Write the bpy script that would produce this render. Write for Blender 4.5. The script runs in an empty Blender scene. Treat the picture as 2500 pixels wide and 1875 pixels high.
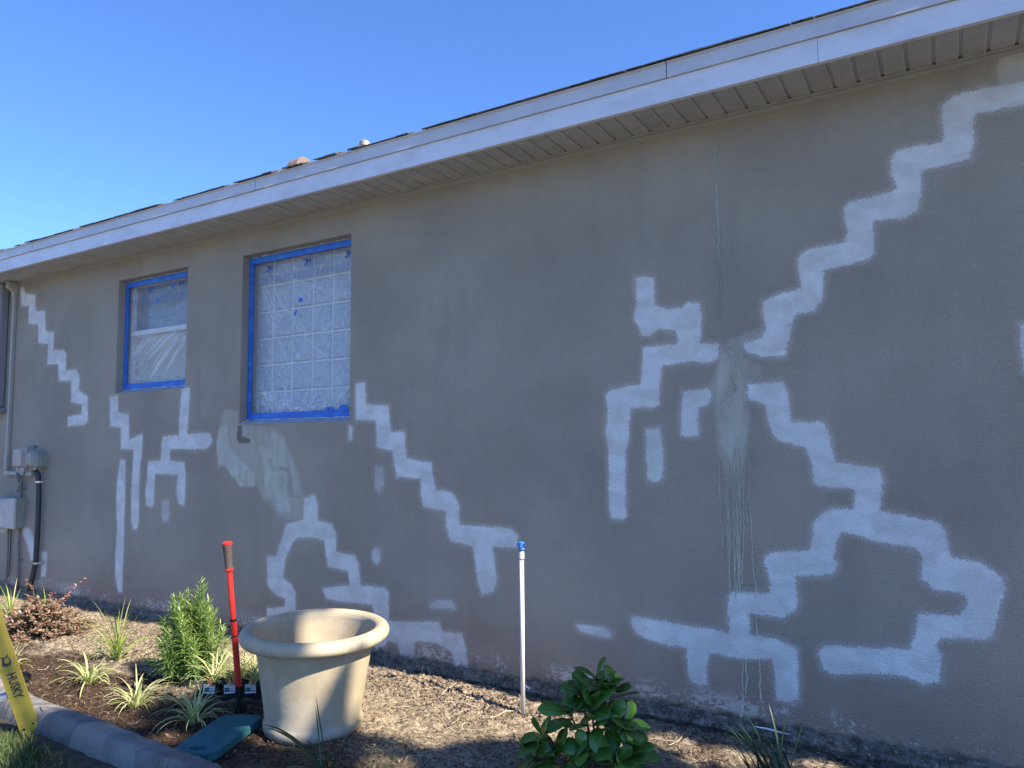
import bpy, bmesh, math, random
import numpy as np
from mathutils import Vector, Matrix, noise as mnoise

random.seed(7); rng = np.random.default_rng(7)
C = bpy.context.scene.collection
SC = bpy.context.scene
PI = math.pi

# ------------------------------------------------------------------ camera
FPX = 1788.44
yaw, pitch, roll = [math.radians(a) for a in (-30.95, 4.698, -0.487)]
Fv = np.array([math.sin(yaw)*math.cos(pitch), math.cos(yaw)*math.cos(pitch), math.sin(pitch)])
r0 = np.array([math.cos(yaw), -math.sin(yaw), 0.0]); u0 = np.cross(r0, Fv)
Rv = r0*math.cos(roll)+u0*math.sin(roll); Uv = -r0*math.sin(roll)+u0*math.cos(roll)
CAM = np.array([0.0, -3.8, 1.376])
cam = bpy.data.cameras.new('camera'); camo = bpy.data.objects.new('camera', cam); C.objects.link(camo)
cam.sensor_width = 36.0; cam.lens = 36.0*FPX/2500.0; cam.clip_start = 0.05; cam.clip_end = 3000
M = Matrix(((Rv[0], Uv[0], -Fv[0], CAM[0]), (Rv[1], Uv[1], -Fv[1], CAM[1]), (Rv[2], Uv[2], -Fv[2], CAM[2]), (0, 0, 0, 1)))
camo.matrix_world = M
SC.camera = camo

# ------------------------------------------------------------------ sun, sky, exposure
SUN_EL = math.radians(42.0); SUN_AZ = math.radians(4.0)     # azimuth: from +x, a little out from the wall
SDIR = np.array([math.cos(SUN_EL)*math.cos(SUN_AZ), -math.cos(SUN_EL)*math.sin(SUN_AZ), math.sin(SUN_EL)])
sl = bpy.data.lights.new('sun', 'SUN'); sl.energy = 5.0; sl.angle = math.radians(0.55); sl.color = (1.0, 0.90, 0.76)
so = bpy.data.objects.new('sun', sl); C.objects.link(so)
so.rotation_euler = Vector((-SDIR[0], -SDIR[1], -SDIR[2])).to_track_quat('-Z', 'Y').to_euler()
W = bpy.data.worlds.new('World'); SC.world = W; W.use_nodes = True
wt = W.node_tree; wt.nodes.clear()
wo = wt.nodes.new('ShaderNodeOutputWorld'); wb = wt.nodes.new('ShaderNodeBackground'); ws = wt.nodes.new('ShaderNodeTexSky')
ws.sky_type = 'NISHITA'; ws.sun_disc = False; ws.sun_elevation = SUN_EL
ws.sun_rotation = math.radians(90) + SUN_AZ
ws.air_density = 1.0; ws.dust_density = 0.2; ws.ozone_density = 2.5
wb.inputs['Strength'].default_value = 0.105
tint = wt.nodes.new('ShaderNodeMix'); tint.data_type = 'RGBA'; tint.blend_type = 'MULTIPLY'; tint.inputs[0].default_value = 1.0
tint.inputs[7].default_value = (0.50, 0.71, 1.08, 1)
wt.links.new(ws.outputs[0], tint.inputs[6]); wt.links.new(tint.outputs[2], wb.inputs[0]); wt.links.new(wb.outputs[0], wo.inputs[0])
SC.view_settings.view_transform = 'Standard'; SC.view_settings.look = 'None'
SC.view_settings.exposure = 1.36; SC.view_settings.gamma = 1.0
SC.render.engine = 'CYCLES'
SC.cycles.max_bounces = 8; SC.cycles.diffuse_bounces = 4; SC.cycles.transparent_max_bounces = 12

# ------------------------------------------------------------------ survey helpers: world point seen in a direction, on the wall or on the bed
def ray(x, y): return Fv + Rv*(x-1250)/FPX + Uv*(937.5-y)/FPX
def wl(x, y, Y=0.0):
    d = ray(x, y); t = (Y-CAM[1])/d[1]; return (float(d[0]*t), float(CAM[2]+d[2]*t))
def gd(x, y, z=-0.05):
    d = ray(x, y); t = (z-CAM[2])/d[2]; return Vector((float(d[0]*t), float(CAM[1]+d[1]*t), z))

# ------------------------------------------------------------------ object helpers
def thing(name, label, cat, loc=(0, 0, 0), rz=0.0, group=None):
    o = bpy.data.objects.new(name, None); C.objects.link(o); o.location = loc; o.rotation_euler = (0, 0, rz)
    o.empty_display_size = 0.1
    o['label'] = label; o['category'] = cat
    if group: o['group'] = group
    return o
def tag(o, label, cat, group=None):
    o['label'] = label; o['category'] = cat
    if group: o['group'] = group
    return o
def struct(o): o['kind'] = 'structure'; return o

class MB:
    """collects polygons for one mesh object"""
    def __init__(s): s.v = []; s.f = []; s.uv = []; s.rn = []; s.mi = []
    def add(s, vs, fs, uvs=None, rn=0.0, mi=0):
        b = len(s.v); s.v += [tuple(map(float, p)) for p in vs]
        for i, f in enumerate(fs):
            s.f.append([b+k for k in f]); s.mi.append(mi)
            s.uv += [(uvs[k] if uvs else (0.5, 0.5)) for k in f]
        s.rn += [rn]*len(vs)
    def box(s, x0, x1, y0, y1, z0, z1, mi=0):
        vs = [(x, y, z) for x in (x0, x1) for y in (y0, y1) for z in (z0, z1)]
        s.add(vs, [(0, 1, 3, 2), (4, 6, 7, 5), (0, 4, 5, 1), (2, 3, 7, 6), (0, 2, 6, 4), (1, 5, 7, 3)], mi=mi)
    def tube(s, pts, rad, n=8, cap=True, rn=0.0):
        pts = [Vector(p) for p in pts]; m = len(pts)
        rad = rad if isinstance(rad, (list, tuple)) else [rad]*m
        vs = []; up = None
        for i, p in enumerate(pts):
            t = (pts[min(i+1, m-1)]-pts[max(i-1, 0)]).normalized()
            if up is None: up = Vector((0, 0, 1)) if abs(t.z) < .9 else Vector((1, 0, 0))
            a = (up - t*up.dot(t)).normalized(); up = a; b = t.cross(a)
            for k in range(n):
                an = 2*PI*k/n; vs.append(p+(a*math.cos(an)+b*math.sin(an))*rad[i])
        fs = [(i*n+k, i*n+(k+1) % n, (i+1)*n+(k+1) % n, (i+1)*n+k) for i in range(m-1) for k in range(n)]
        if cap: fs += [tuple(range(n-1, -1, -1)), tuple((m-1)*n+k for k in range(n))]
        s.add(vs, fs, rn=rn)
    def lathe(s, prof, n=64, cx=0, cy=0, wob=0.0):
        vs = []
        for r, z in prof:
            for k in range(n):
                a = 2*PI*k/n; rr = r*(1+wob*math.sin(2*a+1)+wob*.6*math.sin(5*a+z*9))
                vs.append((cx+rr*math.cos(a), cy+rr*math.sin(a), z))
        m = len(prof)
        s.add(vs, [(i*n+k, i*n+(k+1) % n, (i+1)*n+(k+1) % n, (i+1)*n+k) for i in range(m-1) for k in range(n)])
    def build(s, name, mat, parent=None, smooth=False, bevel=0.0, seg=2):
        me = bpy.data.meshes.new(name); me.from_pydata(s.v, [], s.f)
        if s.uv:
            ul = me.uv_layers.new(name='UVMap'); ul.data.foreach_set('uv', np.array(s.uv, dtype=np.float32).ravel())
        at = me.attributes.new('rnd', 'FLOAT', 'POINT'); at.data.foreach_set('value', np.array(s.rn, dtype=np.float32))
        mats = mat if isinstance(mat, (list, tuple)) else [mat]
        for m_ in mats: me.materials.append(m_)
        if len(mats) > 1: me.polygons.foreach_set('material_index', s.mi)
        if smooth: me.polygons.foreach_set('use_smooth', [True]*len(me.polygons))
        me.update()
        o = bpy.data.objects.new(name, me); C.objects.link(o)
        if parent: o.parent = parent
        if bevel:
            md = o.modifiers.new('bevel', 'BEVEL'); md.width = bevel; md.segments = seg; md.limit_method = 'ANGLE'
        return o

# ------------------------------------------------------------------ material helpers
class NT:
    def __init__(s, name):
        s.m = bpy.data.materials.new(name); s.m.use_nodes = True; s.t = s.m.node_tree; s.t.nodes.clear()
        s.out = s.n('ShaderNodeOutputMaterial'); s.b = s.n('ShaderNodeBsdfPrincipled'); s.l(s.b.outputs[0], s.out.inputs[0])
    def n(s, t, **k):
        x = s.t.nodes.new(t)
        for a, b in k.items(): setattr(x, a, b)
        return x
    def l(s, a, b): s.t.links.new(a, b)
    def put(s, sock, v):
        if hasattr(v, 'is_output') or hasattr(v, 'links'): s.l(v, sock)
        else: sock.default_value = v
    def math(s, op, a, b=0.0, c=None, clamp=False):
        x = s.n('ShaderNodeMath', operation=op, use_clamp=clamp); s.put(x.inputs[0], a); s.put(x.inputs[1], b)
        if c is not None: s.put(x.inputs[2], c)
        return x.outputs[0]
    def pos(s): return s.n('ShaderNodeTexCoord').outputs['Object']
    def noise(s, scale, detail=4, rough=.55, vec=None, dist=0.0, out=0):
        x = s.n('ShaderNodeTexNoise'); x.inputs['Scale'].default_value = scale; x.inputs['Detail'].default_value = detail
        x.inputs['Roughness'].default_value = rough; x.inputs['Distortion'].default_value = dist
        s.l(vec if vec else s.pos(), x.inputs['Vector']); return x.outputs[out]
    def mapv(s, sc, vec=None, loc=(0, 0, 0), rot=(0, 0, 0)):
        x = s.n('ShaderNodeMapping'); x.inputs['Scale'].default_value = sc; x.inputs['Location'].default_value = loc
        x.inputs['Rotation'].default_value = rot
        s.l(vec if vec else s.pos(), x.inputs['Vector']); return x.outputs[0]
    def ss(s, v, a, b, lo=0.0, hi=1.0):
        x = s.n('ShaderNodeMapRange', interpolation_type='SMOOTHSTEP'); s.put(x.inputs[0], v)
        x.inputs[1].default_value = a; x.inputs[2].default_value = b; x.inputs[3].default_value = lo; x.inputs[4].default_value = hi
        return x.outputs[0]
    def mix(s, f, a, b):
        x = s.n('ShaderNodeMix', data_type='RGBA'); s.put(x.inputs[0], f)
        for i, v in ((6, a), (7, b)):
            if isinstance(v, tuple): x.inputs[i].default_value = (*v[:3], 1)
            else: s.l(v, x.inputs[i])
        return x.outputs[2]
    def attr(s, name): return s.n('ShaderNodeAttribute', attribute_name=name).outputs['Fac']
    def bump(s, h, st=.3, d=.01, nrm=None):
        x = s.n('ShaderNodeBump'); x.inputs['Strength'].default_value = st; x.inputs['Distance'].default_value = d
        s.l(h, x.inputs['Height'])
        if nrm: s.l(nrm, x.inputs['Normal'])
        return x.outputs[0]
    def fin(s, col, rough=.6, bump=None, spec=None, metal=0.0):
        s.put(s.b.inputs['Base Color'], (*col, 1) if isinstance(col, tuple) else col)
        s.put(s.b.inputs['Roughness'], rough); s.b.inputs['Metallic'].default_value = metal
        if spec is not None: s.b.inputs['Specular IOR Level'].default_value = spec
        if bump: s.l(bump, s.b.inputs['Normal'])
        return s.m

def plain(name, col, rough=.6, var=.12, nscale=12, bst=.15, bsc=120, bd=.002, metal=0.0, spec=None):
    n = NT(name)
    v = n.noise(nscale, 5, .6)
    c = n.mix(n.ss(v, .3, .7), tuple(k*(1-var) for k in col), tuple(min(1, k*(1+var)) for k in col))
    return n.fin(c, rough, n.bump(n.noise(bsc, 3), bst, bd), spec, metal)

# stucco wall --------------------------------------------------------
def stucco(full=True):
    n = NT('stucco_paint'); P = n.pos()
    # orange-peel relief
    nz = n.noise(105, 3, .6, dist=.15); nz2 = n.noise(42, 3, .5, dist=.1); vo = n.noise(160, 2, .5)
    h = n.math('ADD', n.math('MULTIPLY', n.ss(nz, .38, .66), .8), n.math('MULTIPLY', nz2, .5))
    h = n.math('ADD', h, n.math('MULTIPLY', vo, .25))
    big = n.noise(1.3, 4, .55); mid = n.noise(5, 4, .6)
    base = n.mix(n.ss(big, .32, .68), (.355, .312, .252), (.440, .390, .316))
    base = n.mix(n.math('MULTIPLY', n.ss(mid, .4, .75), .25), base, (.45, .40, .33))
    streak = n.noise(6, 3, .5, vec=n.mapv((1, 1, .12)))
    base = n.mix(n.math('MULTIPLY', n.ss(streak, .5, .8), .25), base, (.285, .25, .21))
    base = n.mix(n.math('MULTIPLY', n.ss(nz, .62, .36), .22), base, (.20, .17, .145))
    rough = .72
    if full:
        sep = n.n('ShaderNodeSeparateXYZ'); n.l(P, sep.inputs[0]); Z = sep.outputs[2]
        # warm bounce off the ground, painted as a reddish tint low on the wall
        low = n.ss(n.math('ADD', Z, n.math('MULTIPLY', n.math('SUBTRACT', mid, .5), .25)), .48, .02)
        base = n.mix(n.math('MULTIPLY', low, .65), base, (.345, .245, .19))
        # sage patch of fresh stucco
        fz = n.noise(120, 3, .6); fz2 = n.noise(22, 4, .65)
        gs = n.attr('sage'); ga = n.attr('sage_a')
        brush = n.noise(14, 4, .6, vec=n.mapv((1, 1, .35), rot=(0, .5, 0)))
        gd_ = n.math('ADD', gs, n.math('MULTIPLY', n.math('SUBTRACT', fz2, .5), .05))
        gm = n.math('MULTIPLY', n.ss(gd_, -.012, .022), n.math('MULTIPLY', ga, n.ss(n.math('ADD', brush, n.math('MULTIPLY', fz, .9)), .62, 1.15, .15, 1.0)))
        base = n.mix(gm, base, (.62, .64, .55))
        ds = n.math('ADD', n.attr('dark'), n.math('MULTIPLY', n.math('SUBTRACT', fz2, .5), .02))
        base = n.mix(n.math('MULTIPLY', n.ss(ds, -.006, .012), n.attr('dark_a')), base, (.10, .105, .075))
        # white primer, roller-applied: ragged edge following the relief
        pd = n.attr('primer'); pa = n.attr('primer_a')
        e = n.math('ADD', pd, n.math('MULTIPLY', n.math('SUBTRACT', fz, .5), .040))
        e = n.math('ADD', e, n.math('MULTIPLY', n.math('SUBTRACT', nz, .5), .022))
        e = n.math('ADD', e, n.math('MULTIPLY', n.math('SUBTRACT', fz2, .5), .030))
        pm = n.ss(e, -.004, .009)
        halo = n.ss(e, -.030, .004, 0, .26)
        lap = n.ss(n.noise(5.5, 2, .4, vec=n.mapv((1, 1, 1.8))), .42, .56, .80, 1.0)
        cover = n.math('MULTIPLY', lap, n.ss(n.math('ADD', n.noise(13, 5, .7), n.math('MULTIPLY', nz, .5)), .42, .92, .78, 1.0))
        pm = n.math('MULTIPLY', n.math('MAXIMUM', pm, halo), n.math('MULTIPLY', cover, pa))
        base = n.mix(pm, base, n.mix(n.ss(n.noise(4.0, 3), .35, .65), (.78, .80, .79), (.86, .87, .86)))
        h = n.math('ADD', h, n.math('MULTIPLY', pm, .35))
        # chalky scuffs just above the footing
        band = n.math('MULTIPLY', n.ss(Z, .02, .05), n.ss(Z, .16, .07))
        sc = n.ss(n.math('ADD', n.noise(45, 4, .7, vec=n.mapv((.6, 1, 1))), n.math('MULTIPLY', n.noise(2.5, 2), .9)), .99, 1.05)
        base = n.mix(n.math('MULTIPLY', n.math('MULTIPLY', band, sc), .85), base, (.66, .61, .54))
        haze_ = n.math('MULTIPLY', n.math('MULTIPLY', n.ss(Z, .03, .10), n.ss(Z, .34, .14)), n.ss(n.noise(1.9, 3), .48, .64))
        base = n.mix(n.math('MULTIPLY', haze_, .16), base, (.55, .50, .43))
        dirt = n.ss(n.math('ADD', Z, n.math('MULTIPLY', n.math('SUBTRACT', n.noise(12, 5, .7), .5), .16)), .045, -.01)
        base = n.mix(n.math('MULTIPLY', dirt, .85), base, (.05, .045, .035))
    return n.fin(base, rough, n.bump(h, .75, .0065), .3)
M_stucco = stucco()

# ------------------------------------------------------------------ painted marks, traced on the wall plane
def cv(pts, ox, oy, s): return [wl(ox+x/s, oy+y/s) for x, y in pts]
def R1(p): return cv(p, 0, 600, 3.5296)
def R2(p): return cv(p, 0, 1030, 3.53)
def R8(p): return cv(p, 250, 900, 2.1067)
def R5(p): return cv(p, 1450, 650, 2.552)
def R8b(p): return cv(p, 1700, 100, 2.0738)
def R6(p): return cv(p, 1900, 850, 1.9517)
def R7(p): return cv(p, 1500, 1300, 3.0167)
def RF(p): return cv(p, 0, 0, 1.0)
def RG(p): return cv(p, 520, 980, 5.186)
def RE(p): return cv(p, 1200, 1300, 2.886)
PRIMER = [
 (R1([(175,370),(200,345),(220,410),(305,420),(310,560),(385,560),(395,735),(465,740),(460,900),(550,895),(572,930),(565,1070),(655,1065),(685,1120),(680,1245),(755,1300),(757,1510),(720,1550),(580,1555),(585,1475),(640,1460),(700,1450),(705,1370),(610,1350),(612,1170),(505,1165),(500,1020),(405,1025),(415,850),(330,840),(330,680),(245,670),(250,520),(185,520)]),1),
 (R2([(945,-218),(1018,-233),(1020,-85),(1110,-68),(1115,150),(1165,125),(1230,95),(1228,240),(1205,420),(1200,600),(1197,850),(1180,930),(1145,925),(1128,850),(1132,600),(1140,420),(1150,245),(1040,235),(1040,55),(950,40)]),1),
 (R2([(1035,320),(1080,330),(1085,420),(1080,600),(1072,850),(1068,1100),(1058,1300),(1055,1470),(1020,1475),(992,1330),(995,1150),(1008,900),(1000,700),(1010,480),(1025,400)]),1),
 (R2([(1565,-293),(1640,-300),(1630,-100),(1615,100),(1765,95),(1815,100),(1830,170),(1800,215),(1765,235),(1650,240),(1500,235),(1465,245),(1465,330),(1590,345),(1600,450),(1595,640),(1590,720),(1555,720),(1535,700),(1520,600),(1530,460),(1340,450),(1330,600),(1325,720),(1300,740),(1255,715),(1255,600),(1270,450),(1275,340),(1385,325),(1390,220),(1400,125),(1540,110),(1545,-50)]),1),
 (R2([(1395,680),(1455,670),(1465,800),(1450,865),(1405,870),(1390,800)]),.5),
 (R2([(200,900),(260,920),(290,1000),(295,1190),(265,1195),(235,1060),(190,960)]),.9),
 (R2([(355,1120),(402,1120),(405,1200),(392,1335),(353,1335),(353,1200)]),.9),
 (R2([(-10,640),(30,640),(30,668),(-10,668)]),.5),
 (R2([(-10,920),(60,920),(40,955),(-10,950)]),.6),
 (R8([(1300,75),(1350,65),(1360,180),(1470,185),(1485,320),(1555,320),(1562,460),(1690,480),(1715,620),(1800,635),(1835,690),(1840,800),(2105,820),(2140,860),(2130,925),(2010,920),(2020,1000),(2033,1090),(2010,1150),(1950,1165),(1925,1080),(1905,915),(1790,890),(1765,810),(1765,735),(1650,715),(1635,640),(1635,570),(1510,560),(1497,480),(1490,425),(1410,405),(1405,270),(1300,265)]),1),
 (R8([(1265,285),(1290,300),(1285,370),(1265,378)]),.7),
 (R8([(1400,500),(1445,505),(1450,600),(1425,645),(1400,620)]),.45),
 (R8([(1385,940),(1405,915),(1435,935),(1430,990),(1405,1012),(1385,980)]),.75),
 (R8([(1035,670),(1090,645),(1108,690),(1108,780),(1180,795),(1205,850),(1205,940),(1300,960),(1318,1000),(1330,1110),(1450,1125),(1473,1150),(1473,1320),(1410,1320),(1385,1215),(1220,1200),(1150,1185),(1130,1130),(1270,1110),(1262,1045),(1160,1020),(1148,960),(1140,890),(1080,870),(1000,870),(975,900),(940,990),(930,1075),(975,1110),(995,1150),(992,1300),(845,1300),(845,1230),(935,1225),(938,1185),(880,1160),(848,1110),(845,965),(890,965),(920,880),(945,800),(1030,775)]),.95),
 (R8([(1680,1215),(1720,1188),(1800,1190),(1825,1240),(1690,1235)]),.7),
 (RF([(925,1520),(950,1515),(1071,1517),(1083,1541),(1128,1546),(1139,1584),(1142,1640),(1112,1640),(1103,1595),(1085,1582),(1062,1571),(1013,1566),(1012,1604),(999,1614),(979,1606),(970,1573),(947,1564),(940,1579),(918,1586),(905,1563)]),.9),
 (R5([(255,75),(310,58),(375,70),(382,235),(450,260),(545,255),(590,220),(660,230),(672,310),(665,475),(780,485),(780,570),(720,605),(540,600),(425,625),(415,740),(410,860),(375,885),(235,885),(222,1000),(220,1100),(200,1150),(205,1560),(170,1582),(110,1575),(92,1540),(85,1140),(70,1030),(85,900),(70,800),(110,765),(285,730),(300,620),(305,500),(500,485),(520,460),(505,405),(400,395),(355,440),(300,435),(265,370),(245,330),(260,250)]),1),
 (R5([(550,775),(720,755),(735,800),(720,865),(655,885),(655,1060),(580,1070),(535,1050),(540,900)]),.9),
 (R5([(320,1010),(410,1000),(430,1100),(438,1260),(420,1335),(370,1355),(330,1320),(318,1150)]),.85),
 (R8b([(1760,150),(1560,215),(1400,250),(1290,280),(1240,330),(1235,400),(1250,490),(1230,510),(1010,550),(985,600),(980,670),(1010,740),(990,760),(780,810),(740,850),(745,900),(760,960),(750,1015),(560,1055),(508,1100),(515,1170),(530,1250),(400,1285),(335,1315),(330,1380),(345,1450),(330,1500),(240,1530),(240,1575),(330,1600),(450,1600),(475,1500),(500,1390),(600,1370),(640,1310),(650,1220),(645,1165),(870,1110),(905,1070),(900,960),(900,910),(1060,900),(1120,860),(1145,770),(1140,660),(1390,600),(1410,500),(1405,400),(1420,370),(1760,310)]),1),
 (R8b([(1520,90),(1760,20),(1760,230),(1520,240)]),.42),
 (RF([(2487,790),(2600,780),(2600,900),(2498,905),(2488,840)]),.9),
 (R6([(-148,168),(23,156),(45,200),(65,350),(215,350),(240,380),(275,540),(480,570),(505,620),(490,770),(770,830),(800,870),(825,990),(960,1020),(1060,1080),(1085,1140),(1060,1230),(1030,1370),(980,1395),(850,1385),(775,1390),(750,1420),(778,1460),(775,1590),(690,1605),(610,1570),(480,1555),(270,1560),(210,1530),(185,1450),(220,1410),(400,1425),(625,1430),(650,1350),(665,1265),(860,1270),(890,1230),(895,1190),(870,1165),(740,1155),(680,1100),(685,1000),(650,955),(480,930),(380,890),(300,880),(280,920),(270,1000)])
  + R7([(1655,240),(1610,310),(1540,325),(1340,320),(1345,450),(1365,500),(1330,590),(1240,635),(1000,600),(1005,750),(1200,780),(1260,810),(1355,860),(1360,1000),(1365,1240),(1260,1255),(1190,1235),(1170,1000),(1160,940),(900,930),(700,890),(685,1000),(685,1120),(640,1140),(555,1100),(535,1000),(530,850),(400,840),(240,790),(150,740),(115,650),(130,610),(480,670),(740,710),(840,735),(830,600),(830,480),(870,435),(1140,440),(1140,330),(1095,220),(1110,170),(1160,145),(1430,130),(1460,10)])
  + R6([(165,830),(200,790),(240,765),(355,765),(365,690),(350,670),(190,665),(165,640),(160,560),(130,480),(0,440),(-30,410)]) + R5([(1080,970),(1070,870),(960,830)]),1),
 (RE([(590,640),(700,650),(800,665),(850,710),(850,750),(740,735),(620,700)]),.85),
]
SAGE = [
 (RG([(130,80),(320,120),(330,290),(740,320),(900,430),(970,600),(1040,780),(1100,900),(1150,1180),(1130,1480),(930,1500),(820,1440),(640,1250),(560,1090),(340,1090),(200,900),(140,820),(60,870),(30,600),(50,400),(110,220)]),.50),
 (RG([(110,300),(190,330),(180,430),(250,650),(400,780),(520,900),(540,1080),(340,1080),(200,880),(60,780),(40,500)]),1.0),
 (RG([(600,560),(760,640),(830,830),(940,900),(930,1180),(1010,1400),(850,1400),(680,1200),(640,900)]),.95),
 (RG([(760,380),(900,470),(1010,780),(1110,1150),(1040,1170),(990,900),(830,800),(700,600)]),.8),
 (R5([(790,500),(840,440),(900,430),(1010,385),(1055,380),(1060,440),(1040,470),(930,520),(930,560),(1040,620),(1050,690),(960,720),(950,760),(975,900),(965,1050),(955,1180),(940,1330),(900,1420),(870,1300),(840,1380),(800,1250),(770,1150),(755,1000),(735,880),(715,720),(770,600)]),.42),
 (R5([(790,560),(850,520),(905,600),(920,760),(930,900),(945,1080),(915,1200),(880,1120),(850,1230),(800,1120),(775,960),(750,820),(770,650)]),.72),
]
DARK = [
 (RG([(310,300),(378,300),(372,430),(430,450),(480,480),(470,535),(330,535),(298,480)]),.75),
 (RG([(680,690),(740,720),(780,820),(960,825),(1000,930),(1020,1180),(1110,1200),(1100,1230),(980,1210),(940,1100),(940,890),(740,880),(690,780)]),.22),
 (R5([(840,530),(858,540),(865,700),(905,770),(870,790),(850,700)]),.30),
]
def sdpoly(px, pz, poly):
    P = np.array(poly); Q = np.roll(P, -1, 0); d = np.full(px.shape, 1e9); ins = np.zeros(px.shape, bool)
    for (ax, az), (bx, bz) in zip(P, Q):
        ex, ez = bx-ax, bz-az; L = ex*ex+ez*ez
        if L < 1e-12: continue
        t = np.clip(((px-ax)*ex+(pz-az)*ez)/L, 0, 1)
        d = np.minimum(d, (px-ax-t*ex)**2+(pz-az-t*ez)**2)
        if az != bz:
            c = ((az > pz) != (bz > pz)) & (px < (bx-ax)*(pz-az)/(bz-az)+ax); ins ^= c
    d = np.sqrt(d); return np.where(ins, d, -d)
def field(px, pz, polys, far=.08):
    D = np.full(px.shape, -far); A = np.zeros(px.shape)
    for poly, a in polys:
        P = np.array(poly); lo = P.min(0)-far; hi = P.max(0)+far
        m = (px > lo[0]) & (px < hi[0]) & (pz > lo[1]) & (pz < hi[1]); 
        if not m.any(): continue
        s = sdpoly(px[m], pz[m], poly); cur = D[m]; ca = A[m]
        better = (s > cur) | ((s > -.02) & (a > ca) & (s > 0))
        A[m] = np.where(s > -.06, np.where(better, a, ca), ca); D[m] = np.maximum(cur, s)
    return D, A

# ------------------------------------------------------------------ house
ZS = 3.10                                   # soffit height above the footing line
HX0, HX1 = -16.0, 4.4
house = thing('house', 'single-storey house wall of taupe stucco with white primer strokes over step cracks', 'house', (0, 0, 0))
WIN = [(-6.440, -5.445, 1.862, 2.890), (-4.756, -3.602, 1.549, 2.881)]
def snap(arr, vals):
    for v in vals: arr[np.abs(arr-v).argmin()] = v
    return arr
xs = np.concatenate([[HX0, -12, -10], np.arange(-9.2, .72, .0105), [1.5, 2.3, 3.2, HX1]])
zs = np.concatenate([[-.4, -.2, -.1], np.arange(-.05, ZS+.02, .0105)]); zs[-1] = ZS+.03
for w in WIN: xs = snap(xs, w[:2]); zs = snap(zs, w[2:])
X, Z = np.meshgrid(xs, zs); nx, nz_ = len(xs), len(zs)
co = np.zeros((nx*nz_, 3)); co[:, 0] = X.ravel(); co[:, 2] = Z.ravel()
# slight real undulation of the render coat
und = .0012*np.sin(co[:, 0]*1.7+.6)*np.sin(co[:, 2]*2.1+co[:, 0]*.4)+.0005*np.sin(co[:, 0]*5.1+co[:, 2]*3.3)
edge = np.ones(len(co))
for x0, x1, z0, z1 in WIN:
    dx = np.maximum(np.maximum(x0-co[:, 0], co[:, 0]-x1), 0); dz = np.maximum(np.maximum(z0-co[:, 2], co[:, 2]-z1), 0)
    edge = np.minimum(edge, np.clip(np.hypot(dx, dz)/.15, 0, 1))
edge *= np.clip((ZS-co[:, 2])/.35, 0, 1)*np.clip((co[:, 2]-.0)/.2, 0, 1)
co[:, 1] = und*edge
i, j = np.meshgrid(np.arange(nx-1), np.arange(nz_-1)); i = i.ravel(); j = j.ravel()
xm = (xs[i]+xs[i+1])/2; zm = (zs[j]+zs[j+1])/2; keep = np.ones(len(i), bool)
for x0, x1, z0, z1 in WIN: keep &= ~((xm > x0) & (xm < x1) & (zm > z0) & (zm < z1))
i = i[keep]; j = j[keep]
quads = np.stack([j*nx+i, j*nx+i+1, (j+1)*nx+i+1, (j+1)*nx+i], 1)
me = bpy.data.meshes.new('wall'); me.vertices.add(len(co)); me.vertices.foreach_set('co', co.ravel())
me.loops.add(quads.size); me.loops.foreach_set('vertex_index', quads.ravel().astype(np.int32))
me.polygons.add(len(quads)); me.polygons.foreach_set('loop_start', np.arange(0, quads.size, 4, dtype=np.int32))
me.polygons.foreach_set('loop_total', np.full(len(quads), 4, np.int32)); me.update(calc_edges=True)
me.polygons.foreach_set('use_smooth', [True]*len(quads))
for nm, pl in (('primer', PRIMER), ('sage', SAGE), ('dark', DARK)):
    D_, A_ = field(co[:, 0], co[:, 2], pl)
    a = me.attributes.new(nm, 'FLOAT', 'POINT'); a.data.foreach_set('value', D_.astype(np.float32))
    a = me.attributes.new(nm+'_a', 'FLOAT', 'POINT'); a.data.foreach_set('value', A_.astype(np.float32))
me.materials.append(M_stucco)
wall = bpy.data.objects.new('wall', me); C.objects.link(wall); wall.parent = house

# window reveals, plus the return and back walls of the house
M_rev = stucco(False)
RD = .105
WINO = []
for k, (x0, x1, z0, z1) in enumerate(WIN):
    wo_ = bpy.data.objects.new('window', None); C.objects.link(wo_); wo_.parent = house; WINO.append(wo_)
    zi = z0+.034; b = MB()
    b.add([(x0, 0, z0), (x0, 0, z1), (x0, RD+.05, z1), (x0, RD+.05, z0), (x1, 0, z0), (x1, 0, z1), (x1, RD+.05, z1), (x1, RD+.05, z0)],
          [(0, 1, 2, 3), (4, 7, 6, 5), (1, 5, 6, 2), (0, 3, 7, 4)])
    b.build('window_reveal', M_rev, wo_)
b = MB(); b.box(HX1-.2, HX1-.001, .02, 7.8, -.4, ZS+.02); b.box(HX0, HX1, 7.8, 8.0, -.4, ZS+.02); b.box(HX0, HX0+.2, .02, 7.8, -.4, ZS+.02)
b.build('wall', M_rev, house)
M_prsill = plain('primed_sill', (.44, .445, .46), .7, .15, 9, .4, 110, .004)
for k, (x0, x1, z0, z1) in enumerate(WIN):
    b = MB(); b.add([(x0, -.002, z0-.002), (x1, -.002, z0-.002), (x1, RD, z0+.036), (x0, RD, z0+.036)], [(0, 1, 2, 3)])
    b.build('window_sill', M_prsill, WINO[k])

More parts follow.
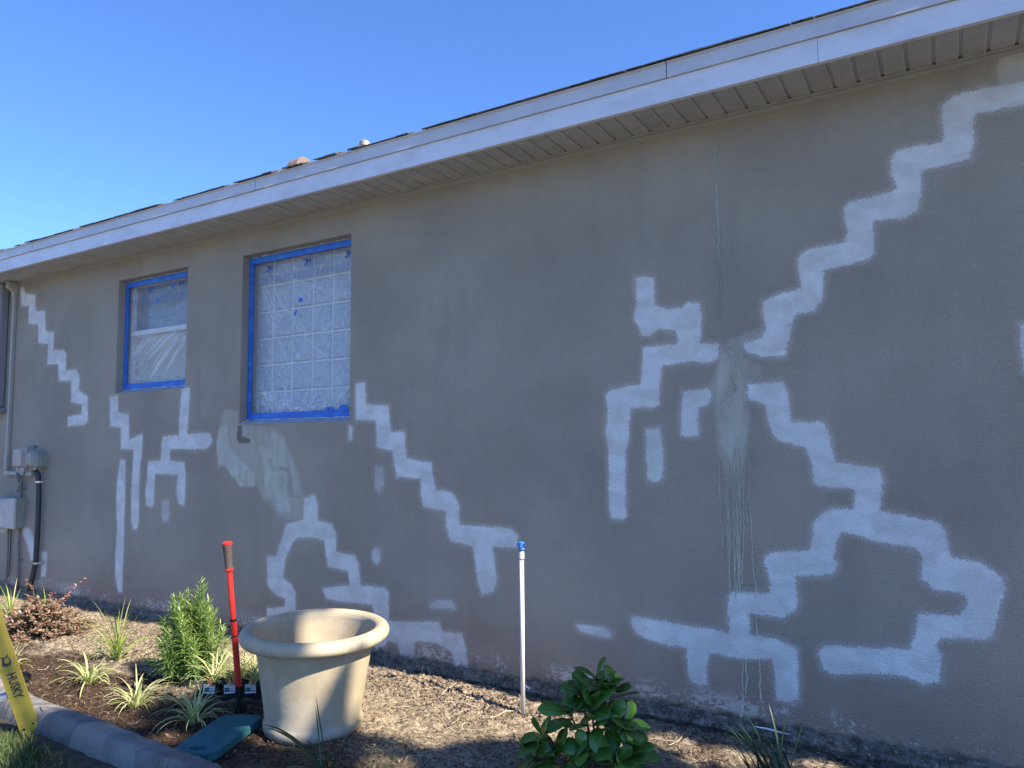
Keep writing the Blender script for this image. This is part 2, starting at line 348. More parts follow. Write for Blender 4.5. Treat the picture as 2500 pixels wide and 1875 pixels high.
# cracked footing ledge under the stucco
M_foot = NT('footing'); n = M_foot
c = n.mix(n.ss(n.noise(18, 5, .7), .35, .65), (.07, .062, .052), (.25, .22, .185)); c = n.mix(n.ss(n.noise(60, 3), .55, .72), c, (.42, .38, .29))
M_foot = n.fin(c, .9, n.bump(n.noise(70, 5, .7), .9, .02))
b = MB(); N = 900; pr = []
for k in range(N+1):
    x = HX0+(HX1-HX0)*k/N if False else -9.4+(HX1+9.4)*k/N
    f = lambda s, q: mnoise.noise(Vector((x*s, q, 3.1)))
    d = .018+.010*f(3, 0)+.008*f(14, 1)+.006*f(40, 8); drop = .008*f(9, 4)+.006*f(35, 2)
    gap = max(0, f(2.2, 9))*.03
    pr.append([(x, -.004, .014+drop), (x, -.012-d*.3, .004+drop), (x, -d, -.012+drop-gap*.3), (x, -d-.012+f(25, 5)*.008, -.045+.012*f(18, 6)), (x, -d+.008, -.075), (x, -.02-.012*f(8, 3), -.16)])
vs = [p for r in pr for p in r]; b.add(vs, [(k*6+q, (k+1)*6+q, (k+1)*6+q+1, k*6+q+1) for k in range(N) for q in range(5)])
b.build('footing', M_foot, house)
M_white = plain('white_paint_spill', (.8, .82, .86), .35, .05)
b = MB()
for px, py, ln in ((1840, 1772, .17), (1278, 1672, .05), (1285, 1677, .03)):
    x, z = wl(px, py, -.045); b = MB(); b.tube([(x+ln*q/5, -.052-.002*math.sin(q*2), z-.004*q/5+.002*math.sin(q)) for q in range(6)], [.001, .0035, .0045, .0035, .003, .001], 6); b.build('paint_spill', M_white, house)

# paint runs: raised thin dried runs on the stucco
M_run = plain('dried_run', (.53, .55, .46), .6, .1); M_run2 = plain('crack_filler', (.42, .43, .41), .7, .1)
def run(px, y0, y1, w0, w1, seed, drift=0, mat_i=0, b=None, step=9):
    """polyline in the photo's coordinates at 2212 px width"""
    pts = []; rad = []; rs = random.Random(seed); xx = px; n_ = max(4, int((y1-y0)/step))
    for k in range(n_+1):
        t = k/n_; y = y0+(y1-y0)*t; xx = px+drift*t+rs.uniform(-1.3, 1.3)+2*math.sin(t*9+seed)*.6
        x, z = wl(xx*1.13, y*1.13, 0); pts.append((x, -.0035, z)); rad.append((w0+(w1-w0)*t)*rs.uniform(.75, 1.25))
    # flattened ribbon
    for a in range(len(pts)-1):
        (xa, ya, za), (xb, yb, zb) = pts[a], pts[a+1]; ra, rb = rad[a], rad[a+1]
        b.add([(xa-ra, ya+.0035, za), (xa, ya-.002, za), (xa+ra, ya+.0035, za), (xb-rb, yb+.0035, zb), (xb, yb-.002, zb), (xb+rb, yb+.0035, zb)], [(0, 1, 4, 3), (1, 2, 5, 4)])
for q, (x, a, c_, w, dr_) in enumerate([(1553,1000,1100,.0028,3),(1556,1080,1180,.0026,6),(1566,990,1215,.0032,8),(1572,1020,1278,.0036,6),(1580,960,1280,.0036,10),(1586,1000,1276,.0042,12),(1592,960,1240,.0034,6),(1597,1030,1282,.0044,-3),(1603,990,1210,.0032,-6),(1609,1010,1262,.0034,-5),(1615,1000,1130,.0026,0),(1590,1120,1290,.0040,-2),(1618,980,1150,.0030,5),(1623,1150,1292,.0034,10),(1633,1330,1372,.0034,3),(1606,1428,1562,.0046,-4),(1613,1428,1500,.0040,-1),(1641,1428,1512,.0040,2)]):
    b = MB(); run(x, a, c_, w*.6, w*.95, q, dr_, b=b, step=6); b.build('paint_run', M_run, house)
b = MB(); run(1546, 305, 420, .0030, .0040, 71, 3, b=b, step=4); run(1549, 420, 560, .0048, .0040, 72, 5, b=b, step=4); run(1554, 560, 690, .0022, .0010, 73, 3, b=b)
b.build('filled_crack', M_run2, house)

# soffit: ribbed, perforated
n = NT('soffit_vinyl'); P = n.pos(); sep = n.n('ShaderNodeSeparateXYZ'); n.l(P, sep.inputs[0])
PX = .0128
def cell(s, off=0.0):
    return n.math('SUBTRACT', n.math('FRACT', n.math('ADD', n.math('DIVIDE', s, PX), off)), .5)
row = n.math('FLOOR', n.math('DIVIDE', sep.outputs[1], PX)); odd = n.math('MULTIPLY', n.math('MODULO', n.math('ABSOLUTE', row), 2.0), .5)
fx = n.math('SUBTRACT', n.math('FRACT', n.math('ADD', n.math('DIVIDE', sep.outputs[0], PX), odd)), .5); fy = cell(sep.outputs[1])
dd = n.math('SQRT', n.math('ADD', n.math('MULTIPLY', fx, fx), n.math('MULTIPLY', fy, fy)))
hole = n.ss(dd, .27, .19)
inr = n.math('FRACT', n.math('DIVIDE', n.math('ADD', sep.outputs[0], .0), .105)); mid_ = n.math('MULTIPLY', n.ss(inr, .17, .2), n.ss(inr, .95, .92))
pan = n.math('MODULO', n.math('ABSOLUTE', n.math('FLOOR', n.math('DIVIDE', sep.outputs[0], .105))), 2.0)
hole = n.math('MULTIPLY', n.math('MULTIPLY', hole, mid_), n.math('ADD', .55, n.math('MULTIPLY', pan, .35)))
c = n.mix(n.ss(n.noise(6, 3), .3, .7), (.42, .435, .46), (.50, .515, .535)); c = n.mix(hole, c, (.02, .018, .016))
M_soff = n.fin(c, .45)
M_trim = plain('soffit_trim', (.34, .345, .35), .5, .05)
b = MB(); prof = []
x = -12.6-.0
while x < HX1+.3:
    prof += [(x+.0, 0.0), (x+.004, .011), (x+.013, .011), (x+.018, 0.0)]; x += .105
prof = [(HX0, 0)]+prof
vs = [(px_, y, ZS+dz) for px_, dz in prof for y in (-.332, .01)]
b.add(vs, [(2*k, 2*k+2, 2*k+3, 2*k+1) for k in range(len(prof)-1)])
b.build('soffit', M_soff, house)
b = MB(); b.box(HX0, HX1+.33, -.020, -.0005, ZS-.012, ZS-.001); b.box(HX0, HX1+.33, -.0005, .004, ZS-.03, ZS-.001)
b.build('soffit_trim', M_trim, house)

# fascia boards, drip edge, shingles
n = NT('fascia_metal'); g = n.noise(30, 4, .6, vec=n.mapv((.25, 1, 5)))
dirtf = n.noise(3, 5, .65, vec=n.mapv((1, 1, 2.0)))
c = n.mix(n.ss(dirtf, .42, .75), (.68, .71, .78), (.54, .56, .60))
M_fas = n.fin(c, .42, n.bump(g, .35, .003))
n = NT('drip_edge_paint'); dn = n.noise(2.5, 5, .65); c = n.mix(n.ss(dn, .4, .7), (.56, .575, .61), (.48, .49, .52))
M_drip = n.fin(c, .4, n.bump(n.noise(4, 3), .25, .01))
j_ = [HX0, -11.5, -7.83, -4.17, -.44, HX1+.33]
for k in range(len(j_)-1):
    b = MB(); dy = .0015*(k % 2)
    b.box(j_[k]+.0008, j_[k+1]-.0008, -.345-dy, -.331, 3.088, 3.204); b.box(j_[k]+.001, j_[k+1]-.001, -.331, -.318, 3.088, 3.0955)
    b.build('fascia_board', M_fas, house)
j_ = [HX0, -10.3, -7.26, -4.20, -1.145, 1.9, HX1+.34]
for k in range(len(j_)-1):
    a, c_ = j_[k]+.002, j_[k+1]-.002
    b = MB(); pr = [(-.3455, 3.2055), (-.360, 3.2045), (-.360, 3.215), (-.353, 3.2165), (-.3535, 3.276), (-.364, 3.284), (-.364, 3.288), (-.20, 3.33)]
    vs = [(x_, y, z) for x_ in (a, c_) for y, z in pr]; m_ = len(pr)
    b.add(vs, [(q, q+1, m_+q+1, m_+q) for q in range(m_-1)])
    b.build('drip_edge', M_drip, house)
RSL = .40
n = NT('shingles'); vn = n.n('ShaderNodeTexBrick'); vn.inputs['Scale'].default_value = 3.0; n.l(n.pos(), vn.inputs['Vector'])
vn.inputs['Color1'].default_value = (.05, .045, .042, 1); vn.inputs['Color2'].default_value = (.09, .08, .07, 1); vn.inputs['Mortar'].default_value = (.02, .02, .02, 1)
M_sh = n.fin(vn.outputs[0], .9, n.bump(n.noise(300, 2), .6, .004))
b = MB(); yr = 4.0; zr = 3.29+(yr+.36)*RSL
b.add([(HX0, -.355, 3.29), (HX1+.36, -.355, 3.29), (HX1-3.5, yr, zr), (HX0, yr, zr)], [(0, 1, 2, 3)])
b.add([(HX0, 8.36, 3.29), (HX1+.36, 8.36, 3.29), (HX1-3.5, yr, zr), (HX0, yr, zr)], [(0, 3, 2, 1)])
b.add([(HX1+.36, -.355, 3.29), (HX1+.36, 8.36, 3.29), (HX1-3.5, yr, zr)], [(0, 1, 2)])
rf = b.build('roof', M_sh, house)
b = MB(); x = HX0; rs = random.Random(5)
while x < HX1+.3:                                   # starter course butts showing over the drip edge
    w_ = .305; hh = rs.choice([.0, .0, .002, .004, .005]); ov = rs.uniform(.370, .380)
    for q in range(3):
        if rs.random() < .10: continue
        h2 = hh+rs.uniform(0, .002); xa = x+w_*q/3+.002*rs.random(); xb = x+w_*(q+1)/3-(.004 if rs.random() < .4 else 0)
        b.add([(xa, -ov, 3.289), (xb, -ov, 3.289), (xb, -ov, 3.295+h2), (xa, -ov, 3.295+h2), (xa, 0, 3.44), (xb, 0, 3.44), (xb, 0, 3.45+h2), (xa, 0, 3.45+h2)],
              [(0, 1, 2, 3), (3, 2, 6, 7), (0, 4, 5, 1), (0, 3, 7, 4), (1, 5, 6, 2)])
    x += w_
b.build('shingle_course', M_sh, rf)

# roof vents
M_vent = plain('vent_metal', (.20, .14, .12), .7, .1); M_vent2 = plain('vent_pipe', (.28, .25, .23), .5, .2)
v = thing('roof_vent', 'half-round pinkish brown metal vent hood on the roof edge, left of the pipe', 'roof vent', (-5.28, 1.0, 3.835))
b = MB(); K = 14
prof = [(-.16, 0)]+[(-.11*math.cos(PI*q/K), .16+.115*math.sin(PI*q/K)) for q in range(K+1)]+[(.16, 0)]
vs = [(x_, y, z) for x_ in (0, .07, .14) for y, z in prof]; m_ = len(prof)
b.add(vs, [(a*m_+q, a*m_+q+1, (a+1)*m_+q+1, (a+1)*m_+q) for a in range(2) for q in range(m_-1)]+[tuple(range(m_-1, -1, -1)), tuple(2*m_+q for q in range(m_))])
b.build('hood', M_vent, v, bevel=.006)
b = MB(); b.box(-.1, .36, -.24, .24, -.012, .01); b.build('flashing', M_vent, v)
v = thing('vent_pipe', 'short beige capped plumbing vent pipe poking above the shingle line', 'vent pipe', (-4.40, 1.0, 3.83))
b = MB(); b.tube([(0, 0, -.02), (0, 0, .255)], .038, 16); b.build('pipe', M_vent2, v, smooth=False)
b = MB(); b.lathe([(.0, .272), (.03, .272), (.046, .262), (.048, .22), (.044, .216)], 18); b.build('cap', M_vent2, v, bevel=.002)

# ------------------------------------------------------------------ windows (parts of the house)
M_frame = plain('white_window_frame', (.72, .72, .70), .4, .05)
M_mort = plain('block_mortar', (.76, .77, .74), .6, .08)
n = NT('glass_block'); wv = n.noise(16, 3, .5, dist=1.5)
c = n.mix(n.ss(wv, .3, .7), (.40, .44, .48), (.54, .57, .59)); M_gb = n.fin(c, .12, n.bump(wv, .6, .02), .6)
M_pane = plain('dim_pane', (.20, .23, .25), .08, .1, bst=.02); M_blind = plain('cream_blind', (.56, .52, .42), .5, .1)
x0, x1, z0, z1 = WIN[1]
w2 = WINO[1]
b = MB(); b.box(x0, x1, RD+.05, RD+.055, z0, z1); b.build('mortar_grid', M_mort, w2)
b = MB(); P_ = .2006; XB = [-4.740+P_*q for q in range(7)]; ZB = [z1-.02-.2*q for q in range(8)]
xb = -4.770
cols = [wl(250+q/3.403, 900, .16)[0] for q in (1262, 1420, 1580, 1748, 1915, 2078)]
XB = [cols[1]-.208, cols[1], cols[2], cols[3], cols[4], cols[4]+.209, cols[4]+.4]
ZB = [2.652-.2125*q+.2125 for q in range(7)]
for a in range(6):
    for k in range(6):
        xa, xc = max(XB[a]+.004, x0+.002), min(XB[a+1]-.004, x1-.002); zc, za = min(ZB[k]-.004, z1-.01), ZB[k+1]+.004
        if xc-xa < .02: continue
        za = max(za, z0+.02); y = RD+.04
        b.add([(xa, y+.012, za), (xc, y+.012, za), (xc, y+.012, zc), (xa, y+.012, zc), (xa+.014, y, za+.014), (xc-.014, y, za+.014), (xc-.014, y, zc-.014), (xa+.014, y, zc-.014)],
              [(4, 5, 6, 7), (0, 1, 5, 4), (1, 2, 6, 5), (2, 3, 7, 6), (3, 0, 4, 7)])
b.build('glass_block', M_gb, w2)
x0, x1, z0, z1 = WIN[0]
w1 = WINO[0]
b = MB(); t_ = .05
b.box(x0, x0+t_, RD+.01, RD+.05, z0, z1); b.box(x1-t_, x1, RD+.01, RD+.05, z0, z1); b.box(x0+t_, x1-t_, RD+.01, RD+.05, z1-t_, z1-.008); b.box(x0+t_, x1-t_, RD+.01, RD+.05, z0+.03, z0+.03+t_)
b.build('window_frame', M_frame, w1, bevel=.003)
b = MB(); b.box(x0+t_, x1-t_, RD-.004, RD+.045, 2.385, 2.430); b.build('meeting_rail', M_frame, w1, bevel=.003)
b = MB(); b.box(x0+t_, x1-t_, RD+.045, RD+.05, 2.43, z1-t_); b.build('glass_pane', M_pane, w1)
b = MB(); b.box(x0+t_, x1-t_, RD+.046, RD+.051, z0+.08, 2.385); b.build('glass_pane', M_blind, w1)

# ------------------------------------------------------------------ masking film and blue tape
n = NT('masking_film'); cr = n.attr('crease')
tr = n.n('ShaderNodeBsdfTransparent'); tr.inputs[0].default_value = (.93, .95, .97, 1)
wn = n.noise(9, 5, .6, dist=2.2); bp = n.bump(wn, .5, .03)
n.b.inputs['Base Color'].default_value = (.78, .82, .87, 1); n.b.inputs['Roughness'].default_value = .22
n.b.inputs['Specular IOR Level'].default_value = .6; n.l(bp, n.b.inputs['Normal'])
mx = n.n('ShaderNodeMixShader')
fac = n.math('ADD', n.math('ADD', .15, n.math('MULTIPLY', cr, .68)), n.math('MULTIPLY', n.ss(wn, .5, .7), .10), clamp=True)
n.l(fac, mx.inputs[0]); n.l(tr.outputs[0], mx.inputs[1]); n.l(n.b.outputs[0], mx.inputs[2]); n.l(mx.outputs[0], n.out.inputs[0])
M_film = n.m
n = NT('blue_tape'); tn = n.noise(8, 4, .6, vec=n.mapv((1, 1, 3))); c = n.mix(n.ss(tn, .35, .7), (.018, .125, .52), (.03, .20, .66))
M_tape = n.fin(c, .55, n.bump(n.noise(260, 2), .25, .001))
M_ink = plain('blue_print', (.012, .04, .26), .6, .1)
M_ink2 = plain('pale_print', (.12, .18, .40), .7, .1)
M_caulk = plain('white_caulk', (.80, .81, .84), .6, .05, bst=.6, bsc=60, bd=.006)

def text_obj(body, size, loc, parent, mat, name='printed_text', bold=0.0, sx=1.0, rot=(PI/2, 0, 0), ext=.0):
    cu = bpy.data.curves.new('t', 'FONT'); cu.body = body; cu.size = size; cu.offset = bold; cu.extrude = ext; cu.resolution_u = 2
    o = bpy.data.objects.new('t', cu); C.objects.link(o)
    dg = bpy.context.evaluated_depsgraph_get(); m_ = bpy.data.meshes.new_from_object(o.evaluated_get(dg))
    bpy.data.objects.remove(o); m_.materials.clear(); m_.materials.append(mat)
    t = bpy.data.objects.new(name, m_); C.objects.link(t); t.parent = parent; t.location = loc; t.rotation_euler = rot; t.scale = (sx, 1, 1)
    return t

def masking(idx, label, x0, x1, z0, z1, creases, dense):
    Y = RD-.022
    root = thing('masking_film', label, 'plastic sheeting', ((x0+x1)/2, Y, z0))
    ox, oz = (x0+x1)/2, z0
    nx_, nz2 = 190, 200
    gx, gz = np.meshgrid(np.linspace(x0, x1, nx_), np.linspace(z0, z1, nz2)); gx = gx.ravel(); gz = gz.ravel()
    h = np.zeros(gx.shape); cr = np.zeros(gx.shape)
    for (ax, az, bx, bz, w_, amp, bend) in creases:
        ex, ez = bx-ax, bz-az; L2 = ex*ex+ez*ez; t = np.clip(((gx-ax)*ex+(gz-az)*ez)/L2, 0, 1)
        nxp, nzp = -ez/math.sqrt(L2), ex/math.sqrt(L2); bo = bend*np.sin(t*PI)
        s_ = (gx-ax-t*ex)*nxp+(gz-az-t*ez)*nzp-bo; al = np.hypot(gx-ax-t*ex-s_*nxp-bo*nxp, gz-az-t*ez-s_*nzp-bo*nzp)
        g = np.exp(-(s_/w_)**2)*np.exp(-(al/.02)**2)*np.sin(np.clip(t, .02, .98)*PI)**.4
        h += g*amp; cr = np.maximum(cr, g*min(1, amp/.006))
    for (cx, cz, rx, rz_, s_) in dense:                      # bunched-up film
        q = np.exp(-((gx-cx)/rx)**2-((gz-cz)/rz_)**2)
        tur = np.array([mnoise.turbulence(Vector((a*17, b_*34, 2.0)), 4, True) for a, b_ in zip(gx[q > .05], gz[q > .05])])
        e_ = np.zeros(gx.shape); e_[q > .05] = tur; h += q*e_*.025; cr = np.maximum(cr, q*s_*(.25+.75*np.clip(e_*1.3, 0, 1)))
    wav = np.array([mnoise.noise(Vector((a*5, b_*6, idx*3.3))) for a, b_ in zip(gx, gz)])*.006
    ed = np.minimum(np.minimum(gx-x0, x1-gx), np.minimum(gz-z0, z1-gz)); ed = np.clip(ed/.05, 0, 1)
    y = -(h+wav)*ed+.006
    y = np.clip(y, -.016, .012)
    m_ = bpy.data.meshes.new('film')
    q = [(b_*nx_+a, b_*nx_+a+1, (b_+1)*nx_+a+1, (b_+1)*nx_+a) for b_ in range(nz2-1) for a in range(nx_-1)]
    m_.from_pydata(list(zip((gx-ox).tolist(), y.tolist(), (gz-oz).tolist())), [], q)
    m_.polygons.foreach_set('use_smooth', [True]*len(q))
    at = m_.attributes.new('crease', 'FLOAT', 'POINT'); at.data.foreach_set('value', np.clip(cr, 0, 1).astype(np.float32))
    m_.materials.append(M_film); o = bpy.data.objects.new('film', m_); C.objects.link(o); o.parent = root
    # tape border
    tw = .040
    def strip(a, b_, c_, d, jit, yy=0.0):
        s = MB(); hor = (b_-a) > (d-c_); K = 26; vs = []
        for k in range(K+1):
            t = k/K; r1 = jit*math.sin(k*1.7+a)*.6; r2 = jit*random.uniform(-1, 1)
            ybp = -.016-yy+.0012*math.sin(k*2.1)
            if hor: xx = a+(b_-a)*t; vs += [(xx-ox, ybp, c_+r1-oz), (xx-ox, ybp-.0015, (c_+d)/2-oz), (xx-ox, ybp, d+r2*.3-oz), (xx-ox, ybp+.012, d+r2*.3-oz), (xx-ox, ybp+.012, c_+r1-oz)]
            else: zz = c_+(d-c_)*t; vs += [(a+r1-ox, ybp, zz-oz), ((a+b_)/2-ox, ybp-.0015, zz-oz), (b_+r2*.3-ox, ybp, zz-oz), (b_+r2*.3-ox, ybp+.012, zz-oz), (a+r1-ox, ybp+.012, zz-oz)]
        n5 = 5
        fs = [(k*n5+q_, k*n5+(q_+1) % n5, (k+1)*n5+(q_+1) % n5, (k+1)*n5+q_) for k in range(K) for q_ in range(n5)]
        s.add(vs, fs); return s.build('tape_border', M_tape, root, smooth=False)
    strip(x0, x1, z1-.052, z1-.001, .0018); strip(x0, x1, z0, z0+.050, .0018)
    strip(x0, x0+tw, z0+.045, z1-.046, .0018, .0018); strip(x1-tw, x1, z0+.045, z1-.046, .0018, .0018)
    return root, ox, oz, Y
def patch(root, ox, oz, x, z, w_, h_, rot):
    s = MB(); c_, sn = math.cos(rot), math.sin(rot); K = []
    for a, b_ in ((-.5, -.45), (.5, -.5), (.42, .5), (-.38, .46)):
        px_, pz_ = a*w_, b_*h_; K.append((x-ox+px_*c_-pz_*sn, pz_*c_*1+px_*sn+z-oz))
    s.add([(a, -.021, b_) for a, b_ in K]+[(a, -.019, b_) for a, b_ in K], [(0, 1, 2, 3), (7, 6, 5, 4), (0, 4, 5, 1), (1, 5, 6, 2), (2, 6, 7, 3), (3, 7, 4, 0)])
    s.build('tape_patch', M_tape, root)
def prints(root, ox, oz, x0, x1, ztop, starts, seed):
    rs = random.Random(seed); yy = -.0185
    for k, (sx_, sz) in enumerate(starts):
        full = sx_+.08 < x1
        s = MB(); H_ = .044; W3 = .034; t_ = .0088; x_ = sx_-ox; z_ = sz-.024-oz
        m3 = [(0, H_), (W3*.8, H_), (W3, H_-.006), (W3, H_*.60), (W3*.80, H_*.5), (W3, H_*.40), (W3, .006), (W3*.8, 0), (0, 0), (0, t_), (W3-t_*1.1, t_), (W3-t_, H_*.42), (W3*.35, H_*.42), (W3*.35, H_*.58), (W3-t_, H_*.58), (W3-t_*1.1, H_-t_), (0, H_-t_)]
        s.add([(x_+a, yy, z_+c_) for a, c_ in m3], [(0, 1, 2, 3, 14, 15, 16), (3, 4, 5, 11, 12, 13, 14), (5, 6, 7, 8, 9, 10, 11)])
        if full:
            o_ = W3+.001; WM = .038
            s.add([(x_+o_+a, yy, z_+c_) for a, c_ in ((0, 0), (t_, 0), (t_, H_), (0, H_), (WM-t_, 0), (WM, 0), (WM, H_), (WM-t_, H_), (WM*.5-.0035, H_*.30), (WM*.5+.0035, H_*.30))], [(0, 1, 2, 3), (4, 5, 6, 7), (3, 2, 9, 8), (8, 9, 6, 7)])
        s.build('printed_logo', M_ink, root)
        s = MB(); s.box(sx_+.004-ox, min(sx_+.068, x1)-ox, yy-.0002, yy, sz-.031-oz, sz-.028-oz); s.box(sx_+.016-ox, min(sx_+.056, x1)-ox, yy-.0002, yy, sz-.038-oz, sz-.035-oz)
        s.build('logo_underline', M_ink, root)
        if full:
            for q, wd in enumerate(('Advanced', 'Masking', 'Film')):
                if sx_+.085+.07 < x1: text_obj(wd, .0165, (sx_+.084-ox, yy, sz+.012-.017*q-oz), root, M_ink2, 'printed_text')
    s = MB(); a = x0+.05
    while a < x1-.05:                                          # faint small print: one line above, a band of paragraphs below
        if rs.random() < .75:
            for q in range(3):
                aa = a+.004*q; s.box(aa-ox, aa+rs.uniform(.02, .03)-ox, yy-.0002, yy, ztop-.082-.003*0-oz-.006*q, ztop-.0795-oz-.006*q) if q < 2 else None
        for q in range(7):
            zz = ztop-.178-.0085*q; ln = rs.uniform(.030, .040) if q < 6 else rs.uniform(.01, .03)
            s.box(a-ox, min(a+ln, x1)-ox, yy-.0002, yy, zz-oz, zz+.003-oz)
        if rs.random() < .45:
            for q in range(5):
                zz = ztop-.115-.0085*q; s.box(a+.005-ox, min(a+.045, x1)-ox, yy-.0002, yy, zz-oz, zz+.0018-oz)
        a += .050
    s.build('small_print', M_ink2, root)

rs = random.Random(11)
x0, x1, z0, z1 = WIN[1][0]+.004, WIN[1][1]-.003, WIN[1][2]+.034, WIN[1][3]-.008
cre = []
for k in range(20):                                            # fan of pulls from the upper left corner
    a = math.radians(rs.uniform(-75, -18)); L_ = rs.uniform(.4, 1.25); s0 = rs.uniform(.05, .12)
    cre.append((x0+.05+s0*math.cos(a), z1-.06+s0*math.sin(a), x0+.05+L_*math.cos(a), z1-.06+L_*math.sin(a), rs.uniform(.0022, .005), rs.uniform(.0012, .0035), rs.uniform(-.04, .04)))
cre.append((-4.50, 2.62, -3.86, 1.99, .003, .0028, -.05)); cre.append((-3.88, 2.01, -3.70, 2.0, .003, .004, -.01))
cre.append((-4.45, 2.5, -4.05, 2.15, .003, .004, .02)); cre.append((-4.15, 2.2, -3.86, 1.99, .004, .003, -.01))
for k in range(120):
    x_ = rs.uniform(x0+.03, x1-.15); z_ = rs.uniform(z0+.05, z1-.3); a = rs.choice([rs.uniform(-1.9, -1.1), rs.uniform(0, PI)]); L_ = rs.uniform(.03, .16)
    cre.append((x_, z_, x_+L_*math.cos(a), z_+L_*math.sin(a), rs.uniform(.002, .005), rs.uniform(.0006, .0022), rs.uniform(-.02, .02)))
for px, py, dx, dy in ((1385, 225, 5, 30), (1890, 165, -2, 40), (1820, 85, -10, 35), (1455, 490, 10, 30), (1415, 615, 2, 30), (1680, 650, 0, 45), (2015, 480, 4, 40), (1865, 615, -40, 25), (2032, 640, 3, 45), (2015, 840, 2, 30), (2010, 310, 0, 40)):
    a = wl(250+px/3.403, 620+py/3.403, .08); c_ = wl(250+(px+dx)/3.403, 620+(py+dy)/3.403, .08)
    cre.append((a[0], a[1], c_[0], c_[1], .006, .011, 0))
for k in range(26):
    x_ = rs.uniform(x0+.1, x1-.2); cre.append((x_, z0+.05, x_+rs.uniform(-.18, .25), z0+rs.uniform(.1, .34), rs.uniform(.003, .006), rs.uniform(.002, .006), rs.uniform(-.04, .04)))
root, ox, oz, Y = masking(1, 'clear plastic film framed in blue tape over the larger glass-block window', x0, x1, z0, z1, cre,
    [(-4.52, z0+.17, .10, .05, 1.0), (-4.36, z0+.11, .14, .045, 1.0), (-4.15, z0+.07, .22, .035, .9), (-3.95, z0+.07, .25, .035, .7), (-3.80, z0+.17, .10, .10, .6), (-4.62, z0+.2, .1, .12, .3)])
patch(root, ox, oz, -4.172, 2.475, .048, .03, .1); patch(root, ox, oz, -4.222, 2.383, .020, .050, -.6)
patch(root, ox, oz, -3.859, 1.637, .09, .035, -.1); patch(root, ox, oz, -3.725, 1.645, .085, .045, .05)
prints(root, ox, oz, x0+.04, x1, z1, [(-4.560, 2.765), (-4.143, 2.765), (-3.725, 2.765)], 3)
x0, x1, z0, z1 = WIN[0][0]+.004, WIN[0][1]-.003, WIN[0][2]+.034, WIN[0][3]-.008
cre = []
for (tx, tz) in ((-5.958, 2.66), (-5.746, 2.775)):
    for k in range(9):
        a = rs.uniform(0, 2*PI); L_ = rs.uniform(.08, .3); cre.append((tx, tz, tx+L_*math.cos(a), tz+L_*math.sin(a), .0028, rs.uniform(.0008, .0022), rs.uniform(-.01, .01)))
for k in range(6):                                            # slack hanging curves
    s_ = rs.uniform(.04, .25); cre.append((x0+.05, 2.74-rs.uniform(0, .25), x1-.05, 2.70-rs.uniform(0, .25), .0028, rs.uniform(.0006, .0018), -s_))
for k in range(12):
    cre.append((x1-.06, 2.76-rs.uniform(0, .2), x1-.06-rs.uniform(.1, .5), 2.45+rs.uniform(-.05, .1), .003, rs.uniform(.001, .003), rs.uniform(-.03, .05)))
for k in range(30):                                            # diagonal pulls over the lower sash
    x_ = rs.uniform(x0+.03, x1-.12); z_ = rs.uniform(z0+.05, 2.30); a = rs.gauss(.72, .10); L_ = rs.uniform(.25, .65)
    cre.append((x_, z_, min(x_+L_*math.cos(a), x1-.03), min(z_+L_*math.sin(a), 2.37), rs.uniform(.006, .022), rs.uniform(.0015, .0050), rs.uniform(-.015, .015)))
root, ox, oz, Y = masking(2, 'clear plastic film framed in blue tape over the smaller sash window at left', x0, x1, z0, z1, cre,
    [(-5.95, z0+.09, .45, .05, .35), (-5.50, z0+.14, .08, .13, .35), (-6.3, z0+.25, .10, .15, .25)])
patch(root, ox, oz, -5.958, 2.66, .035, .045, .1); patch(root, ox, oz, -5.746, 2.775, .04, .045, .5)
prints(root, ox, oz, x0+.04, x1, z1, [(-6.100, 2.785), (-5.665, 2.785)], 4)
for kk, (x0, x1, z0, z1) in enumerate(WIN):                    # ragged white paint line round the masking
    b = MB(); pts = []
    for (ax, az, bx, bz) in ((x1-.004, z1-.006, x0+.004, z1-.006), (x0+.004, z1-.010, x0+.004, z0+.038), (x0+.004, z0+.034, x1-.004, z0+.034)):
        for k in range(61):
            t = k/60; pts.append((ax+(bx-ax)*t, RD-.030+random.uniform(-.002, .002), az+(bz-az)*t))
    b.tube(pts, [random.uniform(.003, .0075) for _ in pts], 5); b.build('paint_line', M_caulk, WINO[kk])
x0, x1, z0, z1 = WIN[1]
b = MB(); b.tube([(x0+.004, RD-.03, z0+.032), (x0+.015, .05, z0+.02), (x0+.012, .005, z0+.006)], [.005, .004, .004], 5); b.build('paint_dribble', M_caulk, WINO[1])

# ------------------------------------------------------------------ utility gear at the left end of the wall
M_pvc = plain('aged_vinyl', (.37, .36, .315), .5, .08); M_box = plain('grey_plastic', (.42, .38, .345), .55, .08)
M_box2 = plain('greenish_plastic', (.27, .29, .24), .5, .08); M_blk = plain('black_conduit', (.035, .04, .045), .5, .1)
M_gry = plain('grey_conduit', (.21, .19, .18), .6, .1); M_zinc = plain('zinc', (.7, .7, .7), .3, .05, metal=1.0)
M_panel = plain('panel_paint', (.24, .235, .25), .6, .1); M_big = plain('pale_grey_metal', (.50, .48, .45), .5, .07)
d = thing('line_set_cover', 'beige plastic duct running down the wall from the soffit and turning right at an elbow', 'duct', (-8.27, 0, 1.13))
def lx(v): return v+8.27
b = MB(); b.box(-.016, .018, -.036, -.001, .12, 1.82); b.build('duct', M_pvc, d, bevel=.006)
b = MB()
vs = []
for z, yf, xa, xb_ in ((1.80, -.040, -.020, .022), (1.86, -.046, -.023, .025), (1.90, -.10, -.030, .032), (1.958, -.10, -.030, .032)):
    vs += [(xa, -.001, z), (xa, yf, z), (xb_, yf, z), (xb_, -.001, z)]
